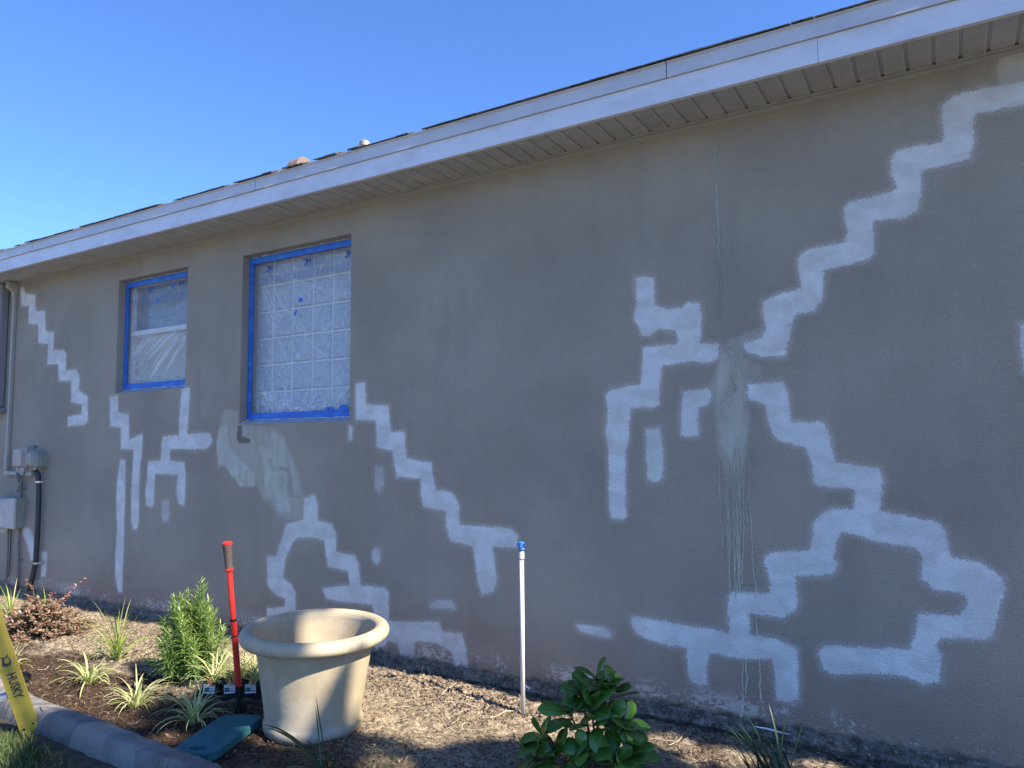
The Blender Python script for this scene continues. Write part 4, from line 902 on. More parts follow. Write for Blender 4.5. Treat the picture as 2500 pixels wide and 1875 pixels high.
# clusia: stout stems, big paddle leaves
g = gd(1462, 1900); root = thing('paddle_leaf_shrub', 'dark green shrub with thick rounded paddle leaves at bottom centre right', 'shrub', (g.x, g.y, gz(g.x, g.y)))
b = MB(); st = MB(); rs = random.Random(45)
RT = Vector((Rv[0], Rv[1], 0)).normalized(); FT = Vector((Fv[0], Fv[1], 0)).normalized()
tips = [(.0, .02, .50), (-.07, .05, .42), (.07, .04, .43), (-.03, -.04, .37), (.05, -.03, .31), (-.12, .02, .32), (.12, .0, .27), (-.24, .0, .21), (-.19, -.04, .13), (.15, -.03, .15), (.06, -.09, .13), (-.06, -.08, .18), (-.28, .02, .10), (.12, -.06, .03)]
for k, (r_, f_, h_) in enumerate(tips):
    h_ *= .84; T = RT*r_+FT*f_+Vector((0, 0, h_)); P0 = RT*r_*.12+FT*f_*.1+Vector((0, 0, -.02)); P1 = RT*r_*.55+FT*f_*.5+Vector((0, 0, h_*.55))
    st.tube([P0, P1, T], [.008, .0055, .004], 7)
    nl = 5 if k else 6
    for q in range(nl+2):
        low = q >= nl
        t = .72 if low else 1-.03*q
        p = P0*(1-t)**2+P1*2*t*(1-t)+T*t*t; dr = ((P1-P0)*(1-t)+(T-P1)*t).normalized()
        dr = (dr+RT*r_*1.5+Vector((0, 0, .35))).normalized()
        an = q*2.399+k*1.3+rs.uniform(-.3, .3); o1 = dr.orthogonal().normalized(); o2 = dr.cross(o1); out = o1*math.cos(an)+o2*math.sin(an)
        L_ = rs.uniform(.105, .145)*(.72 if q < 1 else 1)
        op = 1.9 if q < 1 else rs.uniform(.15, .75)
        dl = out+dr*op+Vector((0, 0, .08)); face = dr*1.0+Vector((rs.uniform(-.5, .5), rs.uniform(-.9, .1), rs.uniform(-.1, .5)))
        leaf(b, p, dl, face, L_, L_*rs.uniform(.54, .64), 'obovate', rs.uniform(-.05, .25), min(1, max(0, rs.gauss(.40, .28))), 9)
fo = b.build('foliage', M_clus, root, smooth=True)
md = fo.modifiers.new('s', 'SOLIDIFY'); md.thickness = .0012
st.build('stems', M_wood, root)

# ------------------------------------------------------------------ big planter pot
n = NT('cast_stone'); a1 = n.noise(6, 5, .65); a2 = n.noise(45, 4, .6, vec=n.mapv((1, 1, 2.5)));
sepp = n.n('ShaderNodeSeparateXYZ'); n.l(n.pos(), sepp.inputs[0])
c = n.mix(n.ss(a1, .3, .7), (.37, .31, .205), (.47, .395, .27)); c = n.mix(n.math('MULTIPLY', n.ss(a2, .5, .75), .35), c, (.34, .29, .22))
c = n.mix(n.math('MULTIPLY', n.ss(n.noise(2.5, 3), .5, .7), .35), c, (.46, .45, .40))
spk = n.n('ShaderNodeTexVoronoi'); spk.inputs['Scale'].default_value = 22; n.l(n.pos(), spk.inputs['Vector'])
c = n.mix(n.math('MULTIPLY', n.ss(spk.outputs['Distance'], .09, .04), n.ss(n.noise(7, 2), .55, .6)), c, (.05, .04, .03))
dz_ = n.ss(n.math('ADD', sepp.outputs[2], n.math('MULTIPLY', n.math('SUBTRACT', n.noise(14, 5, .7), .5), .10)), .07, .0)
c = n.mix(n.math('MULTIPLY', dz_, .6), c, (.20, .15, .10))
rn_ = n.ss(n.noise(7, 4, .6, vec=n.mapv((1, 1, .15))), .56, .74)
c = n.mix(n.math('MULTIPLY', rn_, .5), c, (.25, .22, .17))
c = n.mix(n.math('MULTIPLY', n.ss(n.noise(3.2, 5, .75), .56, .66), .35), c, (.28, .27, .23))
M_pot = n.fin(c, .75, n.bump(n.math('ADD', n.noise(90, 4), n.math('MULTIPLY', a1, 2)), .16, .006))
pot = thing('planter_pot', 'large empty cream cast-stone planter pot with rolled rim standing on the soil', 'planter pot', (-2.877, -1.006, -.056))
pot.rotation_euler = (math.radians(.6), math.radians(1.4), 0)
b = MB(); b.lathe([(0, .0), (.225, .0), (.240, .006), (.248, .028), (.246, .050), (.240, .062), (.2385, .075), (.246, .13), (.258, .21), (.2715, .30), (.283, .375), (.291, .420), (.296, .442)], 96, wob=.004); b.build('body', M_pot, pot, smooth=True)
b = MB(); K = 18; pr = [(.294, .440)]
for k in range(K+1):
    a = -PI*.60+PI*1.42*k/K; pr.append((.334+.040*math.cos(a), .478+.037*math.sin(a)))
b.lathe(pr+[(.296, .475)], 96, wob=.003); b.build('rim', M_pot, pot, smooth=True)
b = MB(); b.lathe([(.297, .482), (.291, .44), (.280, .38), (.262, .30), (.240, .20), (.222, .09), (.21, .045), (.12, .032), (.0, .03)], 96, wob=.005); b.build('inner_wall', M_pot, pot, smooth=True)

# ------------------------------------------------------------------ red long-handled tool
M_redp = plain('red_paint', (.55, .028, .022), .35, .12, 20, .08, 60); M_grip = plain('rubber_grip', (.075, .055, .05), .7, .15, 40, .5, 200, .002); M_steel = plain('dark_steel', (.03, .03, .032), .5, .2, metal=.6)
g0 = gd(588, 1738); dpt = (np.array(g0)-CAM)@Fv
def at_depth(px, py, dep): return Vector((CAM+ray(px, py)*dep).tolist())
A = at_depth(588, 1738, dpt); T = at_depth(554.0, 1322, dpt-.02)
tool = thing('garden_tool', 'long-handled red garden tool with brown rubber grip stuck upright in the bed', 'garden tool', A)
T = T-A; dv = T.normalized(); L_ = T.length
b = MB(); b.tube([dv*(L_*.0+.14), dv*(L_*.54)], .0165, 20); b.tube([dv*(L_*.54), dv*(L_*.835)], .0145, 20); b.build('shaft', M_redp, tool, smooth=False)
b = MB(); b.tube([dv*(L_*.535), dv*(L_*.548)], .0182, 20); b.build('collar', M_steel, tool); b = MB(); b.tube([dv*(L_*.445), dv*(L_*.452)], .0170, 20); b.build('collar', M_steel, tool)
b = MB(); b.tube([dv*(L_*.832), dv*(L_*.845)], .0235, 20); b.build('grip_ring', M_redp, tool)
b = MB(); b.tube([dv*(L_*.845), dv*(L_*.90), dv*(L_*.975), dv*(L_*.985)], [.0205, .0205, .0245, .024], 20); b.build('grip', M_grip, tool, smooth=False)
b = MB(); b.tube([dv*(L_*.984), dv*(L_*.994), dv*L_], [.0265, .0265, .018], 20); b.build('end_cap', M_redp, tool)
b = MB(); b.tube([dv*.02, dv*.142], [.012, .0185], 16); b.tube([dv*-.03-RT*.035, dv*.03-RT*.02, dv*.06], [.006, .007, .007], 8); b.tube([dv*-.03+RT*.035, dv*.03+RT*.02, dv*.06], [.006, .007, .007], 8); b.tube([dv*-.03, dv*.06], .006, 8); b.build('tine_head', M_steel, tool)

# ------------------------------------------------------------------ white standpipe with blue tape
M_pvcw = NT('white_pvc'); n = M_pvcw; scf = n.ss(n.noise(30, 4, .7, vec=n.mapv((1, 1, .25))), .66, .70); c = n.mix(scf, (.72, .72, .68), (.12, .11, .10)); c = n.mix(n.math('MULTIPLY', n.ss(n.noise(5, 3), .5, .7), .4), c, (.6, .58, .5)); M_pvcw = n.fin(c, .4)
g = gd(1277, 1737); hgt = .862
pole = thing('standpipe', 'white plastic pipe standing upright in the soil, its top wrapped in blue tape', 'pipe', (g.x, g.y, -.10))
b = MB(); b.tube([(0, 0, 0), (0, 0, .045+hgt-.03)], .0118, 16); b.build('pipe', M_pvcw, pole, smooth=True)
b = MB(); b.tube([(0, 0, hgt-.008), (0, 0, hgt+.026)], .0148, 16); b.tube([(0, 0, hgt+.026), (0, 0, hgt+.034)], .012, 16); b.build('collar', M_pvcw, pole)
b = MB(); b.tube([(0, 0, hgt-.012), (0, 0, hgt-.0085)], .0152, 16); b.build('seal_ring', M_steel, pole); b = MB(); b.tube([(0, 0, hgt+.034), (0, 0, hgt+.042)], .0135, 16); b.build('seal_ring', M_steel, pole)
b = MB(); rs = random.Random(2); pr = []
for z, r_ in ((hgt+.040, .014), (hgt+.050, .015), (hgt+.065, .0165), (hgt+.078, .017), (hgt+.084, .012), (hgt+.0845, .002)):
    pr.append((r_, z))
b.lathe(pr, 14); b.v = [(x+rs.uniform(-.0025, .0035), y+rs.uniform(-.0025, .0025), z+rs.uniform(-.003, .003)) for x, y, z in b.v]
b.add([(.008, -.004, hgt+.082), (.026, -.010, hgt+.074), (.022, -.012, hgt+.062), (.010, -.012, hgt+.050), (.012, .004, hgt+.07)], [(0, 1, 2, 3), (0, 4, 1), (1, 4, 2), (2, 4, 3)])
b.build('tape_wrap', M_tape, pole)

# ------------------------------------------------------------------ kneeling pad
n = NT('teal_foam'); c = n.mix(n.ss(n.noise(12, 5, .7), .3, .7), (.010, .085, .105), (.018, .125, .145)); c = n.mix(n.ss(n.noise(35, 4, .75), .66, .72), c, (.006, .03, .04)); M_foam = n.fin(c, .8, n.bump(n.noise(240, 3), .5, .003))
Tq = [gd(632.7, 1746, .0), gd(552, 1743, .0), gd(433, 1813, .0), gd(507, 1846, .0)]
cx_ = sum(v.x for v in Tq)/4; cy_ = sum(v.y for v in Tq)/4
ax = ((Tq[2]+Tq[3])/2-(Tq[0]+Tq[1])/2); ang = math.atan2(ax.y, ax.x); Lp = ax.length; Wp = .23
pad = thing('kneeling_pad', 'flat teal foam kneeling pad with hand slot lying beside the edging', 'kneeling pad', (cx_, cy_, -.045), ang)
bm = bmesh.new(); outer = []; K = 8; hw = Wp/2; hl = Lp/2+.015; rr = .055
for sx_, sy_, a0 in ((1, 1, 0), (-1, 1, 90), (-1, -1, 180), (1, -1, 270)):
    for k in range(K+1):
        a = math.radians(a0+90*k/K); outer.append((sx_*(hl-rr)+rr*math.cos(a), sy_*(hw-rr)+rr*math.sin(a)))
inner = []
for k in range(28):
    a = 2*PI*k/28; inner.append((hl-.062+.021*math.cos(a), .046*math.sin(a)*(1 if abs(math.sin(a)) < .9 else 1)))
def ring(pts, z): 
    r_ = [bm.verts.new((x, y, z)) for x, y in pts]; return r_, [bm.edges.new((r_[k], r_[(k+1) % len(r_)])) for k in range(len(r_))]
ot, et = ring(outer, .036); it, eit = ring(inner, .036); ob, eb = ring(outer, 0); ib, eib = ring(inner, 0)
bmesh.ops.triangle_fill(bm, edges=et+eit, use_beauty=True); bmesh.ops.triangle_fill(bm, edges=eb+eib, use_beauty=True)
for a_, c_ in ((ot, ob), (it, ib)):
    for k in range(len(a_)): bm.faces.new((a_[k], a_[(k+1) % len(a_)], c_[(k+1) % len(a_)], c_[k]))
bmesh.ops.recalc_face_normals(bm, faces=bm.faces); me = bpy.data.meshes.new('pad'); bm.to_mesh(me); bm.free(); me.materials.append(M_foam)
o = bpy.data.objects.new('foam', me); C.objects.link(o); o.parent = pad; md = o.modifiers.new('b', 'BEVEL'); md.width = .004; md.segments = 2; md.limit_method = 'ANGLE'
pad.rotation_euler = (math.radians(1.5), math.radians(1.0), ang)

# ------------------------------------------------------------------ plant tray, nursery pots, tags
M_npot = plain('black_nursery_plastic', (.012, .012, .014), .45, .2); M_label = plain('label_white', (.72, .72, .72), .5, .03); M_lgreen = plain('label_green', (.02, .13, .09), .5, .2); M_lor = plain('label_orange', (.62, .20, .06), .5, .2); M_lbl = plain('label_dark', (.03, .035, .07), .5, .1); M_lcream = plain('label_cream', (.52, .50, .38), .5, .1)
M_dark = plain('potting_soil', (.03, .02, .015), .9, .3)
rowdir = RT; back = FT
centers = []
g = gd(516, 1690, -.04)
tcen = g+RT*.20+FT*.06
tray = thing('plant_tray', 'shallow black plastic nursery tray under the row of tagged pots', 'tray', (tcen.x, tcen.y, gz(tcen.x, tcen.y)), math.atan2(RT.y, RT.x))
b = MB(); b.box(-.27, .27, -.125, .125, 0, .006)
for s_ in (-1, 1):
    b.box(-.27, .27, s_*.125-.004, s_*.125+.004, .0, .035); b.box(s_*.27-.004, s_*.27+.004, -.121, .121, .0, .035)
b.box(-.276, .276, -.134, -.129, .030, .037); b.build('tray_shell', M_npot, tray)
proto = None
ordn = ['leftmost', 'second from left', 'third from left', 'rightmost, half behind the planter']
for rowi in (0, 1):
    for k in range(4):
        cpos = tcen+RT*(-.185+.118*k)+FT*(-.062+.118*rowi)
        z_ = gz(tcen.x, tcen.y)+.008
        lab = ('black nursery pot with plant tag, %s of the front row' if rowi == 0 else 'black nursery pot in the back row of the tray, %s') % (ordn[k] if rowi == 0 else ['leftmost', 'second', 'third', 'fourth'][k])
        npot = thing('nursery_pot', lab, 'plant pot', (cpos.x, cpos.y, z_), math.atan2(RT.y, RT.x)+random.uniform(-.06, .06), 'nursery pots standing in the black tray')
        b = MB(); t_, u_ = .052, .042; h_ = .088
        b.add([(-u_, -u_, 0), (u_, -u_, 0), (u_, u_, 0), (-u_, u_, 0), (-t_, -t_, h_), (t_, -t_, h_), (t_, t_, h_), (-t_, t_, h_), (-t_+.004, -t_+.004, h_), (t_-.004, -t_+.004, h_), (t_-.004, t_-.004, h_), (-t_+.004, t_-.004, h_), (-t_+.006, -t_+.006, h_-.012), (t_-.006, -t_+.006, h_-.012), (t_-.006, t_-.006, h_-.012), (-t_+.006, t_-.006, h_-.012)],
              [(3, 2, 1, 0), (0, 1, 5, 4), (1, 2, 6, 5), (2, 3, 7, 6), (3, 0, 4, 7), (4, 5, 9, 8), (5, 6, 10, 9), (6, 7, 11, 10), (7, 4, 8, 11), (8, 9, 13, 12), (9, 10, 14, 13), (10, 11, 15, 14), (11, 8, 12, 15)])
        b.build('pot', M_npot, npot, bevel=.003); b = MB(); b.box(-t_+.007, t_-.007, -t_+.007, t_-.007, h_-.03, h_-.014); b.build('potting_soil', M_dark, npot)
        if rowi == 0:
            tg = bpy.data.objects.new('plant_tag', None); C.objects.link(tg); tg.parent = npot; tg.location = (-.004, -.058, .058); tg.rotation_euler = (math.radians(-8), random.uniform(-.18, .12), random.uniform(-.1, .1))
            b = MB(); b.box(-.032, .032, -.0008, .0008, -.026, .022); b.build('card', M_label, tg)
            b = MB(); b.box(-.029, .002, -.0020, -.0010, -.018, .006); b.build('green_panel', M_lgreen, tg)
            b = MB(); b.box(-.029, .002, -.0020, -.0010, .008, .019); b.build('name_panel', M_lcream, tg)
            b = MB(); b.box(.003, .030, -.0020, -.0010, .012, .0215); b.add([(-.013, -.001, .0225), (.013, -.001, .0225), (.003, .004, .058), (-.003, .004, .058)], [(0, 1, 2, 3)]); b.build('orange_strap', M_lor, tg)
            b = MB()
            for q in range(9): b.box(.006+q*.0025, .0070+q*.0025+(.0006 if q % 2 else 0), -.0020, -.0010, -.018, -.008)
            b.box(.009, .014, -.002, -.001, -.003, .004); b.box(.019, .024, -.002, -.001, -.003, .004); b.build('barcode', M_lbl, tg)
        # the plant growing in it
        rs = random.Random(100+k+10*rowi); pl = thing('spider_plant', ('striped spider plant in the tray\'s %s pot, %s row' % (['first', 'second', 'third', 'fourth'][k], 'front' if rowi == 0 else 'back')), 'plant', (cpos.x, cpos.y, z_+.07), rs.uniform(0, 6), 'striped spider plants potted in the tray')
        b = MB(); n_ = 26 if not (rowi == 0 and k == 1) else 14
        for q in range(n_): blade(b, (rs.uniform(-.012, .012), rs.uniform(-.012, .012), 0), 2*PI*q/n_*2.4+rs.uniform(-.3, .3), rs.uniform(.12, .26), .0075, rs.uniform(.2, 1.1), rs.uniform(.8, 2.0), 8, rs.random(), rs.uniform(-.4, .4))
        b.build('leaves', M_spider, pl, smooth=True)

# nursery pot with grey card, half hidden behind the ladder
g = gd(52, 1660); np2 = thing('nursery_pot', 'lone black nursery pot with a grey card behind the yellow ladder leg', 'plant pot', (g.x, g.y, gz(g.x, g.y)-.01), .6)
np2.rotation_euler = (.25, .35, .6)
b = MB(); b.lathe([(0, 0), (.03, 0), (.040, .05), (.044, .05), (.044, .06), (.040, .06), (.036, .03), (0, .03)], 20); b.build('pot', M_npot, np2)
b = MB(); b.box(-.01, .055, -.050, -.048, -.005, .045); cd = b.build('card', plain('grey_card', (.26, .27, .27), .6, .05), np2); cd.rotation_euler = (0, .7, -.2)

# ------------------------------------------------------------------ yellow ladder leg at the left edge
n = NT('yellow_fibreglass'); c = n.mix(n.ss(n.noise(10, 5, .7), .35, .75), (.42, .325, .045), (.33, .26, .05)); c = n.mix(n.ss(n.noise(70, 4, .75), .68, .74), c, (.12, .10, .05)); M_yel = n.fin(c, .5, n.bump(n.noise(40, 4), .2, .003))
M_alu = plain('aluminium', (.55, .56, .57), .4, .08, metal=.7); M_blackp = plain('black_print', (.03, .03, .035), .6, .1)
gL = gd(76, 1790, -.085); dep = (np.array(gL)-CAM)@Fv
A = at_depth(75, 1785, dep); A.z = -.085; T = at_depth(-13, 1535, dep-.06)
axz = (T-A).normalized(); view = -Vector(Fv.tolist()); 
yx = axz.cross(view).normalized(); 
if yx.dot(RT) < 0: yx = -yx
yy_ = axz.cross(yx).normalized()                 # roughly into the picture
if yy_.dot(FT) < 0: yy_ = -yy_
Rm = Matrix((yx, yy_, axz)).transposed()
Rm = Rm @ Matrix.Rotation(math.radians(22), 3, 'Z')
A_lad = A[:]; lad = thing('step_ladder', 'yellow fibreglass ladder leg with black lettering leaning at the left edge', 'ladder', A)
lad.rotation_euler = Rm.to_euler()
b = MB(); w_ = .040; dpth = .030; th = .004
prof = [(-w_, dpth), (-w_, 0), (w_, 0), (w_, dpth), (w_-th, dpth), (w_-th, th), (-w_+th, th), (-w_+th, dpth)]
vs = [(x, y, z) for z in (0.0, 2.1) for x, y in prof]; b.add(vs, [(q, (q+1) % 8, 8+(q+1) % 8, 8+q) for q in range(8)]+[(0, 1, 6, 7), (1, 2, 5, 6), (2, 3, 4, 5)])
rail = b.build('rail', M_yel, lad, bevel=.0015)
vs = [(x-.48, y, z) for z in (0.0, 2.1) for x, y in prof]; b = MB(); b.add(vs, [(q, (q+1) % 8, 8+(q+1) % 8, 8+q) for q in range(8)]); b.build('rail', M_yel, lad)
for zz in (.22, .52, .82, 1.12, 1.42, 1.72):
    b = MB(); b.box(-.44, -.042, .004, .075, zz-.012, zz+.012); b.build('step', M_alu, lad, bevel=.003)
b = MB(); b.tube([(-.022, -.0025, .03), (-.022, .005, .03)], .007, 12); b.build('rivet', M_steel, lad); b = MB(); b.tube([(.024, -.0025, .045), (.024, .005, .045)], .005, 12); b.build('rivet', M_steel, lad)
text_obj('HUSKY', .058, (-.016, -.0012, .335), lad, M_blackp, 'printed_text', bold=.0012, sx=.75, rot=(PI/2, PI/2, 0))
bh = MB(); hd = [(-.018, .0), (-.020, .02), (-.012, .035), (-.016, .055), (-.004, .045), (.006, .048), (.016, .058), (.016, .040), (.022, .022), (.018, .004), (.010, -.006), (.004, .004), (-.003, -.008), (-.008, .003)]
inn = [(x*.55+.0, z*.55+.014) for x, z in hd]
vs = [(x, -.0012, z+.375) for x, z in hd]+[(x+.004, -.0012, z+.375) for x, z in inn]
bh.add(vs, [(q, (q+1) % 14, 14+(q+1) % 14, 14+q) for q in range(14)]); bh.build('dog_head_emblem', M_blackp, lad)

# ------------------------------------------------------------------ mulch, straw and twigs on the bed; turf
n = NT('litter'); r = n.attr('rnd')
c = n.mix(n.ss(r, .0, .45), (.030, .020, .014), (.13, .085, .055)); c = n.mix(n.ss(r, .40, .75), c, (.33, .26, .18)); c = n.mix(n.ss(r, .8, 1.0), c, (.54, .46, .34))
M_lit = n.fin(c, .85)
rs = random.Random(77); b = MB()
def chip(x, y, L_, w_, rn, lift=.0, pitch_=.25):
    a = rs.uniform(0, PI*2); z = gz(x, y)+w_*.3+lift; p = Vector((x, y, z)); d = Vector((math.cos(a), math.sin(a), rs.uniform(-pitch_, pitch_))); s = Vector((-d.y, d.x, rs.uniform(-.6, .6)))
    bend = Vector((-d.y, d.x, 0))*rs.uniform(-.35, .35)*L_+Vector((0, 0, rs.uniform(0, .2)*L_))
    P0 = p-d*L_*.5; P1 = p+bend; P2 = p+d*L_*.5
    b.add([P0-s*w_*.3, P0+s*w_*.3, P1+s*w_*.5, P1-s*w_*.5, P2+s*w_*.2, P2-s*w_*.2], [(0, 1, 2, 3), (3, 2, 4, 5)], None, rn)
for k in range(46000):
    x = rs.uniform(-7.2, .6); y = -rs.uniform(.04, 1.56)
    if x < -5.2 and y < -.2+.26*(-5.2-x)*-1-.9: continue
    mulch_shade = (x >= -2.9 and y < -1.12+.1*mnoise.noise(Vector((x*2, 0, 0)))) or x < -2.9 and y < -.85+.25*mnoise.noise(Vector((x*2, y*2, 0)))  # darker litter: mulch at left, plus shade painted in along the foreground
    r_ = rs.random()
    cl = mnoise.noise(Vector((x*3.1, y*3.1, 7)))
    if cl < -.15 and rs.random() < .6: continue
    if mulch_shade: rn = rs.choice([.05, .15, .25, .35, .3, .6])
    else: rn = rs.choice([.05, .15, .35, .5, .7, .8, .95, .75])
    if r_ < .6: chip(x, y, rs.uniform(.012, .045), rs.uniform(.0014, .0030), rn, rs.choice([0, 0, .003, .008]), .35)
    else: chip(x, y, rs.uniform(.008, .024), rs.uniform(.004, .010), rn*.75, rs.choice([0, .002, .005]), .8)
for k in range(700):
    x = rs.uniform(-6.8, .4); y = -rs.uniform(.06, 1.3)
    if mnoise.noise(Vector((x*2.3, y*2.3, 4))) < -.05: continue
    a = rs.uniform(0, 2*PI); L_ = rs.uniform(.04, .13); r_ = rs.uniform(.0008, .0020); P = []
    for q in range(4):
        xx_ = x+math.cos(a)*L_*q/3; yy_ = min(-.03, y+math.sin(a)*L_*q/3); P.append((xx_, yy_, gz(xx_, yy_)+r_+.004+(.010*math.sin(q) if k % 3 == 0 else 0))); a += rs.uniform(-.35, .35)
    b.tube(P, r_, 4, False, rs.choice([.2, .5, .8, 1.0, .9]))
for k in range(2600):                                     # crumbled clods and bark beside the pipe and the wall
    q = rs.random(); x = rs.gauss(-2.5, .40) if q < .45 else rs.uniform(-6.5, -.3); y = rs.gauss(-.30, .09) if q < .45 else -rs.uniform(.07, 1.45)
    if y > -.06: continue
    r_ = rs.uniform(.003, .011)*(1 if q < .45 else .7); c_ = Vector((x, y, gz(x, y)+r_*.3)); vs_ = []
    for d_ in ((1, 0, 0), (-1, 0, 0), (0, 1, 0), (0, -1, 0), (0, 0, 1), (0, 0, -1)): vs_.append(c_+Vector(d_)*r_*rs.uniform(.6, 1.3)+Vector((rs.uniform(-.3, .3), rs.uniform(-.3, .3), 0))*r_)
    b.add(vs_, [(0, 2, 4), (2, 1, 4), (1, 3, 4), (3, 0, 4), (2, 0, 5), (1, 2, 5), (3, 1, 5), (0, 3, 5)], None, rs.choice([.1, .3, .5, .6]))
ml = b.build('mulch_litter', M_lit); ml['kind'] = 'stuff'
def twig(label, pts, r_, tint=.9):
    bb = MB(); rs2 = random.Random(len(label)); base = gd(*pts[0]); P = []
    for q, (px, py, lf) in enumerate([(p[0], p[1], p[2] if len(p) > 2 else 0) for p in pts]):
        g_ = gd(px, py, -.045+lf); g_.z = gz(g_.x, g_.y)+r_+lf; P.append(g_)
    o0 = P[0].copy(); bb.tube([p-o0 for p in P], [r_*(1-.5*q/len(P)) for q in range(len(P))], 6)
    bb.rn = [tint]*len(bb.v); o = bb.build('twig', M_lit); o.location = o0; tag(o, label, 'twig', 'dry twigs on the bed')
bb = None
def tw2(*a): return [(850+x/4.424, 1550+y/4.424, l) for x, y, l in a]
twig('pale curved twig lying just left of the white pipe base', tw2((1840, 800, 0), (1700, 805, .004), (1600, 840, 0), (1530, 860, 0)), .0045)
twig('long thin bowed twig between the pot and the white pipe', tw2((1380, 770, 0), (1250, 735, .01), (1150, 712, .012), (1020, 735, 0)), .003)
twig('forked pale twig angling toward the middle of the sunny soil', tw2((1160, 575, .0), (1080, 600, .01), (1000, 665, 0)), .0035)
twig('short straight twig lying right of the pot near the wall', tw2((830, 605, 0), (960, 612, 0)), .0045)
twig('upright dry stub of twig standing near the wall shadow', tw2((805, 420, 0), (800, 360, .035), (815, 310, .06)), .003)
twig('bent dry stem arching beside the upright stub', tw2((880, 430, 0), (880, 370, .03), (850, 320, .055)), .0035)
twig('thin slanting twig in the sunlit soil before the shadow edge', tw2((970, 1140, 0), (920, 1080, .006), (870, 1030, 0)), .0025)
twig('dark flat stick lying in shade at the lower left of the bed', [(325, 1738, 0), (338, 1758, 0)], .004, .3)

b = MB(); rs = random.Random(9)
for k in range(7500):
    px = rs.uniform(-60, 175); py = rs.uniform(1770, 1990); gp = gd(px, py, -.09)
    if px > 95 and rs.random() < .75: continue
    if gp.y > -1.80+.06*mnoise.noise(Vector((gp.x*6, 0, 0))): continue
    if -600 < gp.x-0 and mnoise.noise(Vector((gp.x*5, gp.y*5, 0))) < -.12: continue
    blade(b, (gp.x, gp.y, -.10), rs.uniform(0, 2*PI), rs.uniform(.03, .085), .0035, rs.uniform(.2, 1.1), rs.uniform(.2, 1.2), 4, rs.random())
tf = b.build('turf_grass', M_turf); tf['kind'] = 'stuff'

# ------------------------------------------------------------------ unseen tree at right; crown leaves set along sun rays to shape the shade
def lift(gx_, gy_, gz_, X): t = (X-gx_)/SDIR[0]; return Vector((X, gy_+SDIR[1]*t, gz_+SDIR[2]*t))
def P2(*pts): return [tuple(gd(x, y, z)[:2]) for (x, y, z) in [(p+( -.05,))[:3] for p in pts]]
shade = [
 P2((640, 1800), (700, 1760), (780, 1742), (880, 1782), (960, 1800), (1060, 1822), (1170, 1795), (1330, 1798), (1420, 1812), (1500, 1790), (1560, 1770), (1620, 1782), (1760, 1850), (1900, 1900), (1900, 2600), (300, 2600), (-200, 2100), (110, 1745), (180, 1745), (300, 1770), (380, 1700), (470, 1692), (560, 1700)),
]
hole_ = [P2((560, 1768), (600, 1752), (640, 1790), (600, 1800)), P2((1640, 1830), (1800, 1822), (1860, 1850), (1700, 1872)), P2((1950, 1862), (2020, 1850), (2100, 1870), (2010, 1880)), P2((130, 1712), (300, 1742), (360, 1775), (240, 1755)), P2((1380, 1770), (1480, 1760), (1450, 1880), (1400, 1850)), P2((900, 1850), (1010, 1850), (980, 1900), (890, 1900)), P2((400, 1790), (450, 1800), (420, 1815), (370, 1800))]
shade.append(P2((1490, 1735), (2500, 1915), (2600, 2400), (1490, 2400)))
hole_.append(P2((1540, 1795), (1640, 1790), (1720, 1815), (1640, 1825))); hole_.append(P2((1700, 1835), (1780, 1825), (1900, 1850), (1800, 1872)))
def tr2(P):                                              # where a sun ray through P crosses the crown
    P = np.atleast_2d(P); t = (4.3-P[:, 0])/SDIR[0]; return np.stack([P[:, 1]+SDIR[1]*t, P[:, 2]+SDIR[2]*t], 1)
pc = np.array([-2.877, -1.006, -.05]); RTn = np.array(RT[:]); FTn = np.array(FT[:]); ez = np.array([0, 0, 1.0])
def potR(h): return .236+.075*min(1, max(0, h)/.44)
lit = []; shd = []
for k in range(900):                                     # slanting streak of sun on the pot
    h = rng.uniform(.03, .43); R_ = potR(h); c0 = -.09+.56*h+.00; lat = c0+rng.uniform(-.062, .062)
    lit.append(pc+RTn*lat-FTn*math.sqrt(max(1e-4, R_*R_-lat*lat))+ez*h)
for k in range(500):                                     # right flank and right part of the rim
    h = rng.uniform(.12, .44); R_ = potR(h); lat = R_*rng.uniform(.86, 1.0); lit.append(pc+RTn*lat-FTn*math.sqrt(max(1e-4, R_*R_-lat*lat))+ez*h)
for k in range(700):                                     # inside, seen over the rim
    a_ = math.radians(rng.uniform(60, 118)); lit.append(pc+RTn*(.29*math.cos(a_)+.03)+FTn*.27*math.sin(a_)+ez*rng.uniform(.28, .50))
for k in range(250):
    a_ = math.radians(rng.uniform(-55, 75)); lit.append(pc+RTn*.36*math.cos(a_)+FTn*.36*math.sin(a_)+ez*.50)
tb = np.array(gd(588, 1738)[:]); tt = tb+ez*.84-RTn*.07
for k in range(260): lit.append(tb+(tt-tb)*rng.uniform(.42, 1.0))
for k in range(600): lit.append(np.array(gd(1525, 1830)[:])+RTn*rng.uniform(-.10, .10)+FTn*rng.uniform(-.10, .10)+ez*rng.uniform(.0, .42))
NPOT = len(lit)
gxx = rng.uniform(-6.5, -1.45, 30000); gyy = rng.uniform(-1.5, -.1, 30000)
ok = np.ones(30000, bool)
for sp in shade: ok &= sdpoly(gxx, gyy, sp) < -.01
for x, y in zip(gxx[ok][:9000], gyy[ok][:9000]):
    if -3.9 < x < -2.45 and -1.55 < y < -.62: continue
    lit.append(np.array([x, y, -.05]))
for h_ in hole_:
    P_ = np.array(h_)
    for k in range(160):
        w_ = rng.dirichlet(np.ones(len(P_))); q_ = w_@P_; lit.append(np.array([q_[0], q_[1], -.05]))
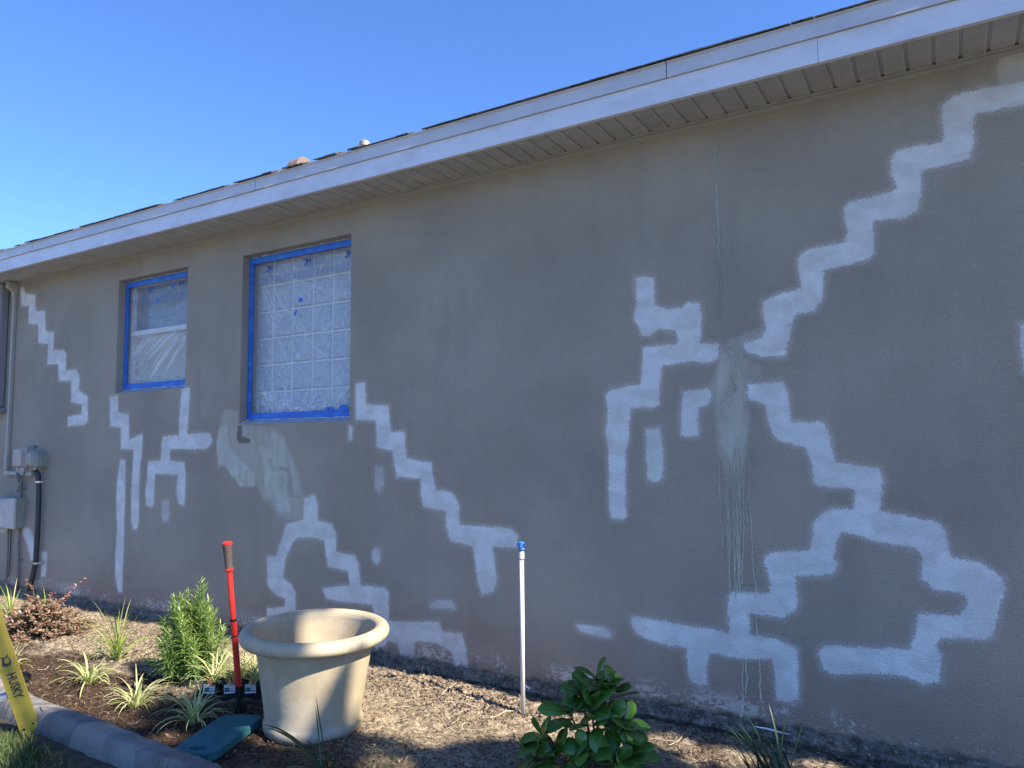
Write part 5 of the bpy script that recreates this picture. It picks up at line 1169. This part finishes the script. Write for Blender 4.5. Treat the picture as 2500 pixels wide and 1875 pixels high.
for k in range(9000):
    q = rng.integers(0, 6)
    if q <= 2: h = rng.uniform(0, .45); R_ = potR(h); lat = rng.uniform(-1, 1)*R_; P = pc+RTn*lat-FTn*math.sqrt(max(1e-4, R_*R_-lat*lat))+ez*h
    elif q == 3: a_ = math.radians(rng.uniform(95, 265)); P = pc+RTn*.34*math.cos(a_)+FTn*.34*math.sin(a_)+ez*rng.uniform(.40, .50)
    elif q == 4: P = tb+(tt-tb)*rng.uniform(0, .36)+RTn*rng.uniform(-.03, .03)
    elif rng.random() < .5: P = np.array(A_lad)+np.array(axz)*rng.uniform(0, 1.3)+RTn*rng.uniform(-.05, .05)
    else: P = np.array(gd(rng.uniform(500, 660), rng.uniform(1665, 1700), .03)[:])
    shd.append(P)
for sp in shade:
    S_ = np.array(sp); xx = rng.uniform(S_[:, 0].min(), S_[:, 0].max(), 40000); yy2 = rng.uniform(max(-3.3, S_[:, 1].min()), S_[:, 1].max()+.02, 40000)
    k_ = sdpoly(xx, yy2, sp) > .01
    for x, y in zip(xx[k_][:9500], yy2[k_][:9500]): shd.append(np.array([x, y, -.05]))
LR = np.where(np.arange(len(lit)) < NPOT, .050, .040)**2; L2 = tr2(np.array(lit)); S2 = tr2(np.array(shd)); keep = np.ones(len(S2), bool)
for i0 in range(0, len(S2), 500):
    dd_ = (((S2[i0:i0+500, None, :]-L2[None])**2).sum(2)/LR[None]).min(1); keep[i0:i0+500] = dd_ > 1.0
b = MB(); rs = random.Random(13)
for P in np.array(shd)[keep]:
    X_ = rs.uniform(3.4, 5.4); t = (X_-P[0])/SDIR[0]; c_ = Vector((P+SDIR*t).tolist())
    nrm = Vector(SDIR.tolist())+Vector((rs.uniform(-.6, .6), rs.uniform(-.6, .6), rs.uniform(-.6, .6)))
    d = nrm.orthogonal(); d.rotate(Matrix.Rotation(rs.uniform(0, 6.28), 3, nrm.normalized())); leaf(b, c_-d.normalized()*.032, d, nrm, rs.uniform(.055, .085), .05, 'ovate', .1, rs.random(), 3)
tree = thing('shade_tree', 'leafy tree out of view to the right whose crown dapples the bed', 'tree', (4.6, -2.6, -.11))
cr = b.build('crown', foliage('tree_leaf', (.04, .09, .02), (.09, .16, .04), None, .5, .2), tree); cr.location = (-4.6, 2.6, .11)
b = MB(); b.tube([(0, 0, 0), (.05, .1, 1.4), (-.1, .3, 2.6), (-.3, .5, 3.6)], [.13, .11, .09, .06], 12)
for a in range(9):
    t = rs.uniform(0, 1); e = Vector((-1.0+rs.uniform(-.2, 1.2), 1.4*rs.random()-.2, 4.2+rs.uniform(0, 1.4))); b.tube([(-.1, .3, 2.4+.15*a), tuple((Vector((-.1, .3, 2.6))*.5+e*.5)+Vector((0, 0, .2))), tuple(e)], [.05, .03, .012], 7)
b.build('trunk', M_wood, tree, smooth=True)
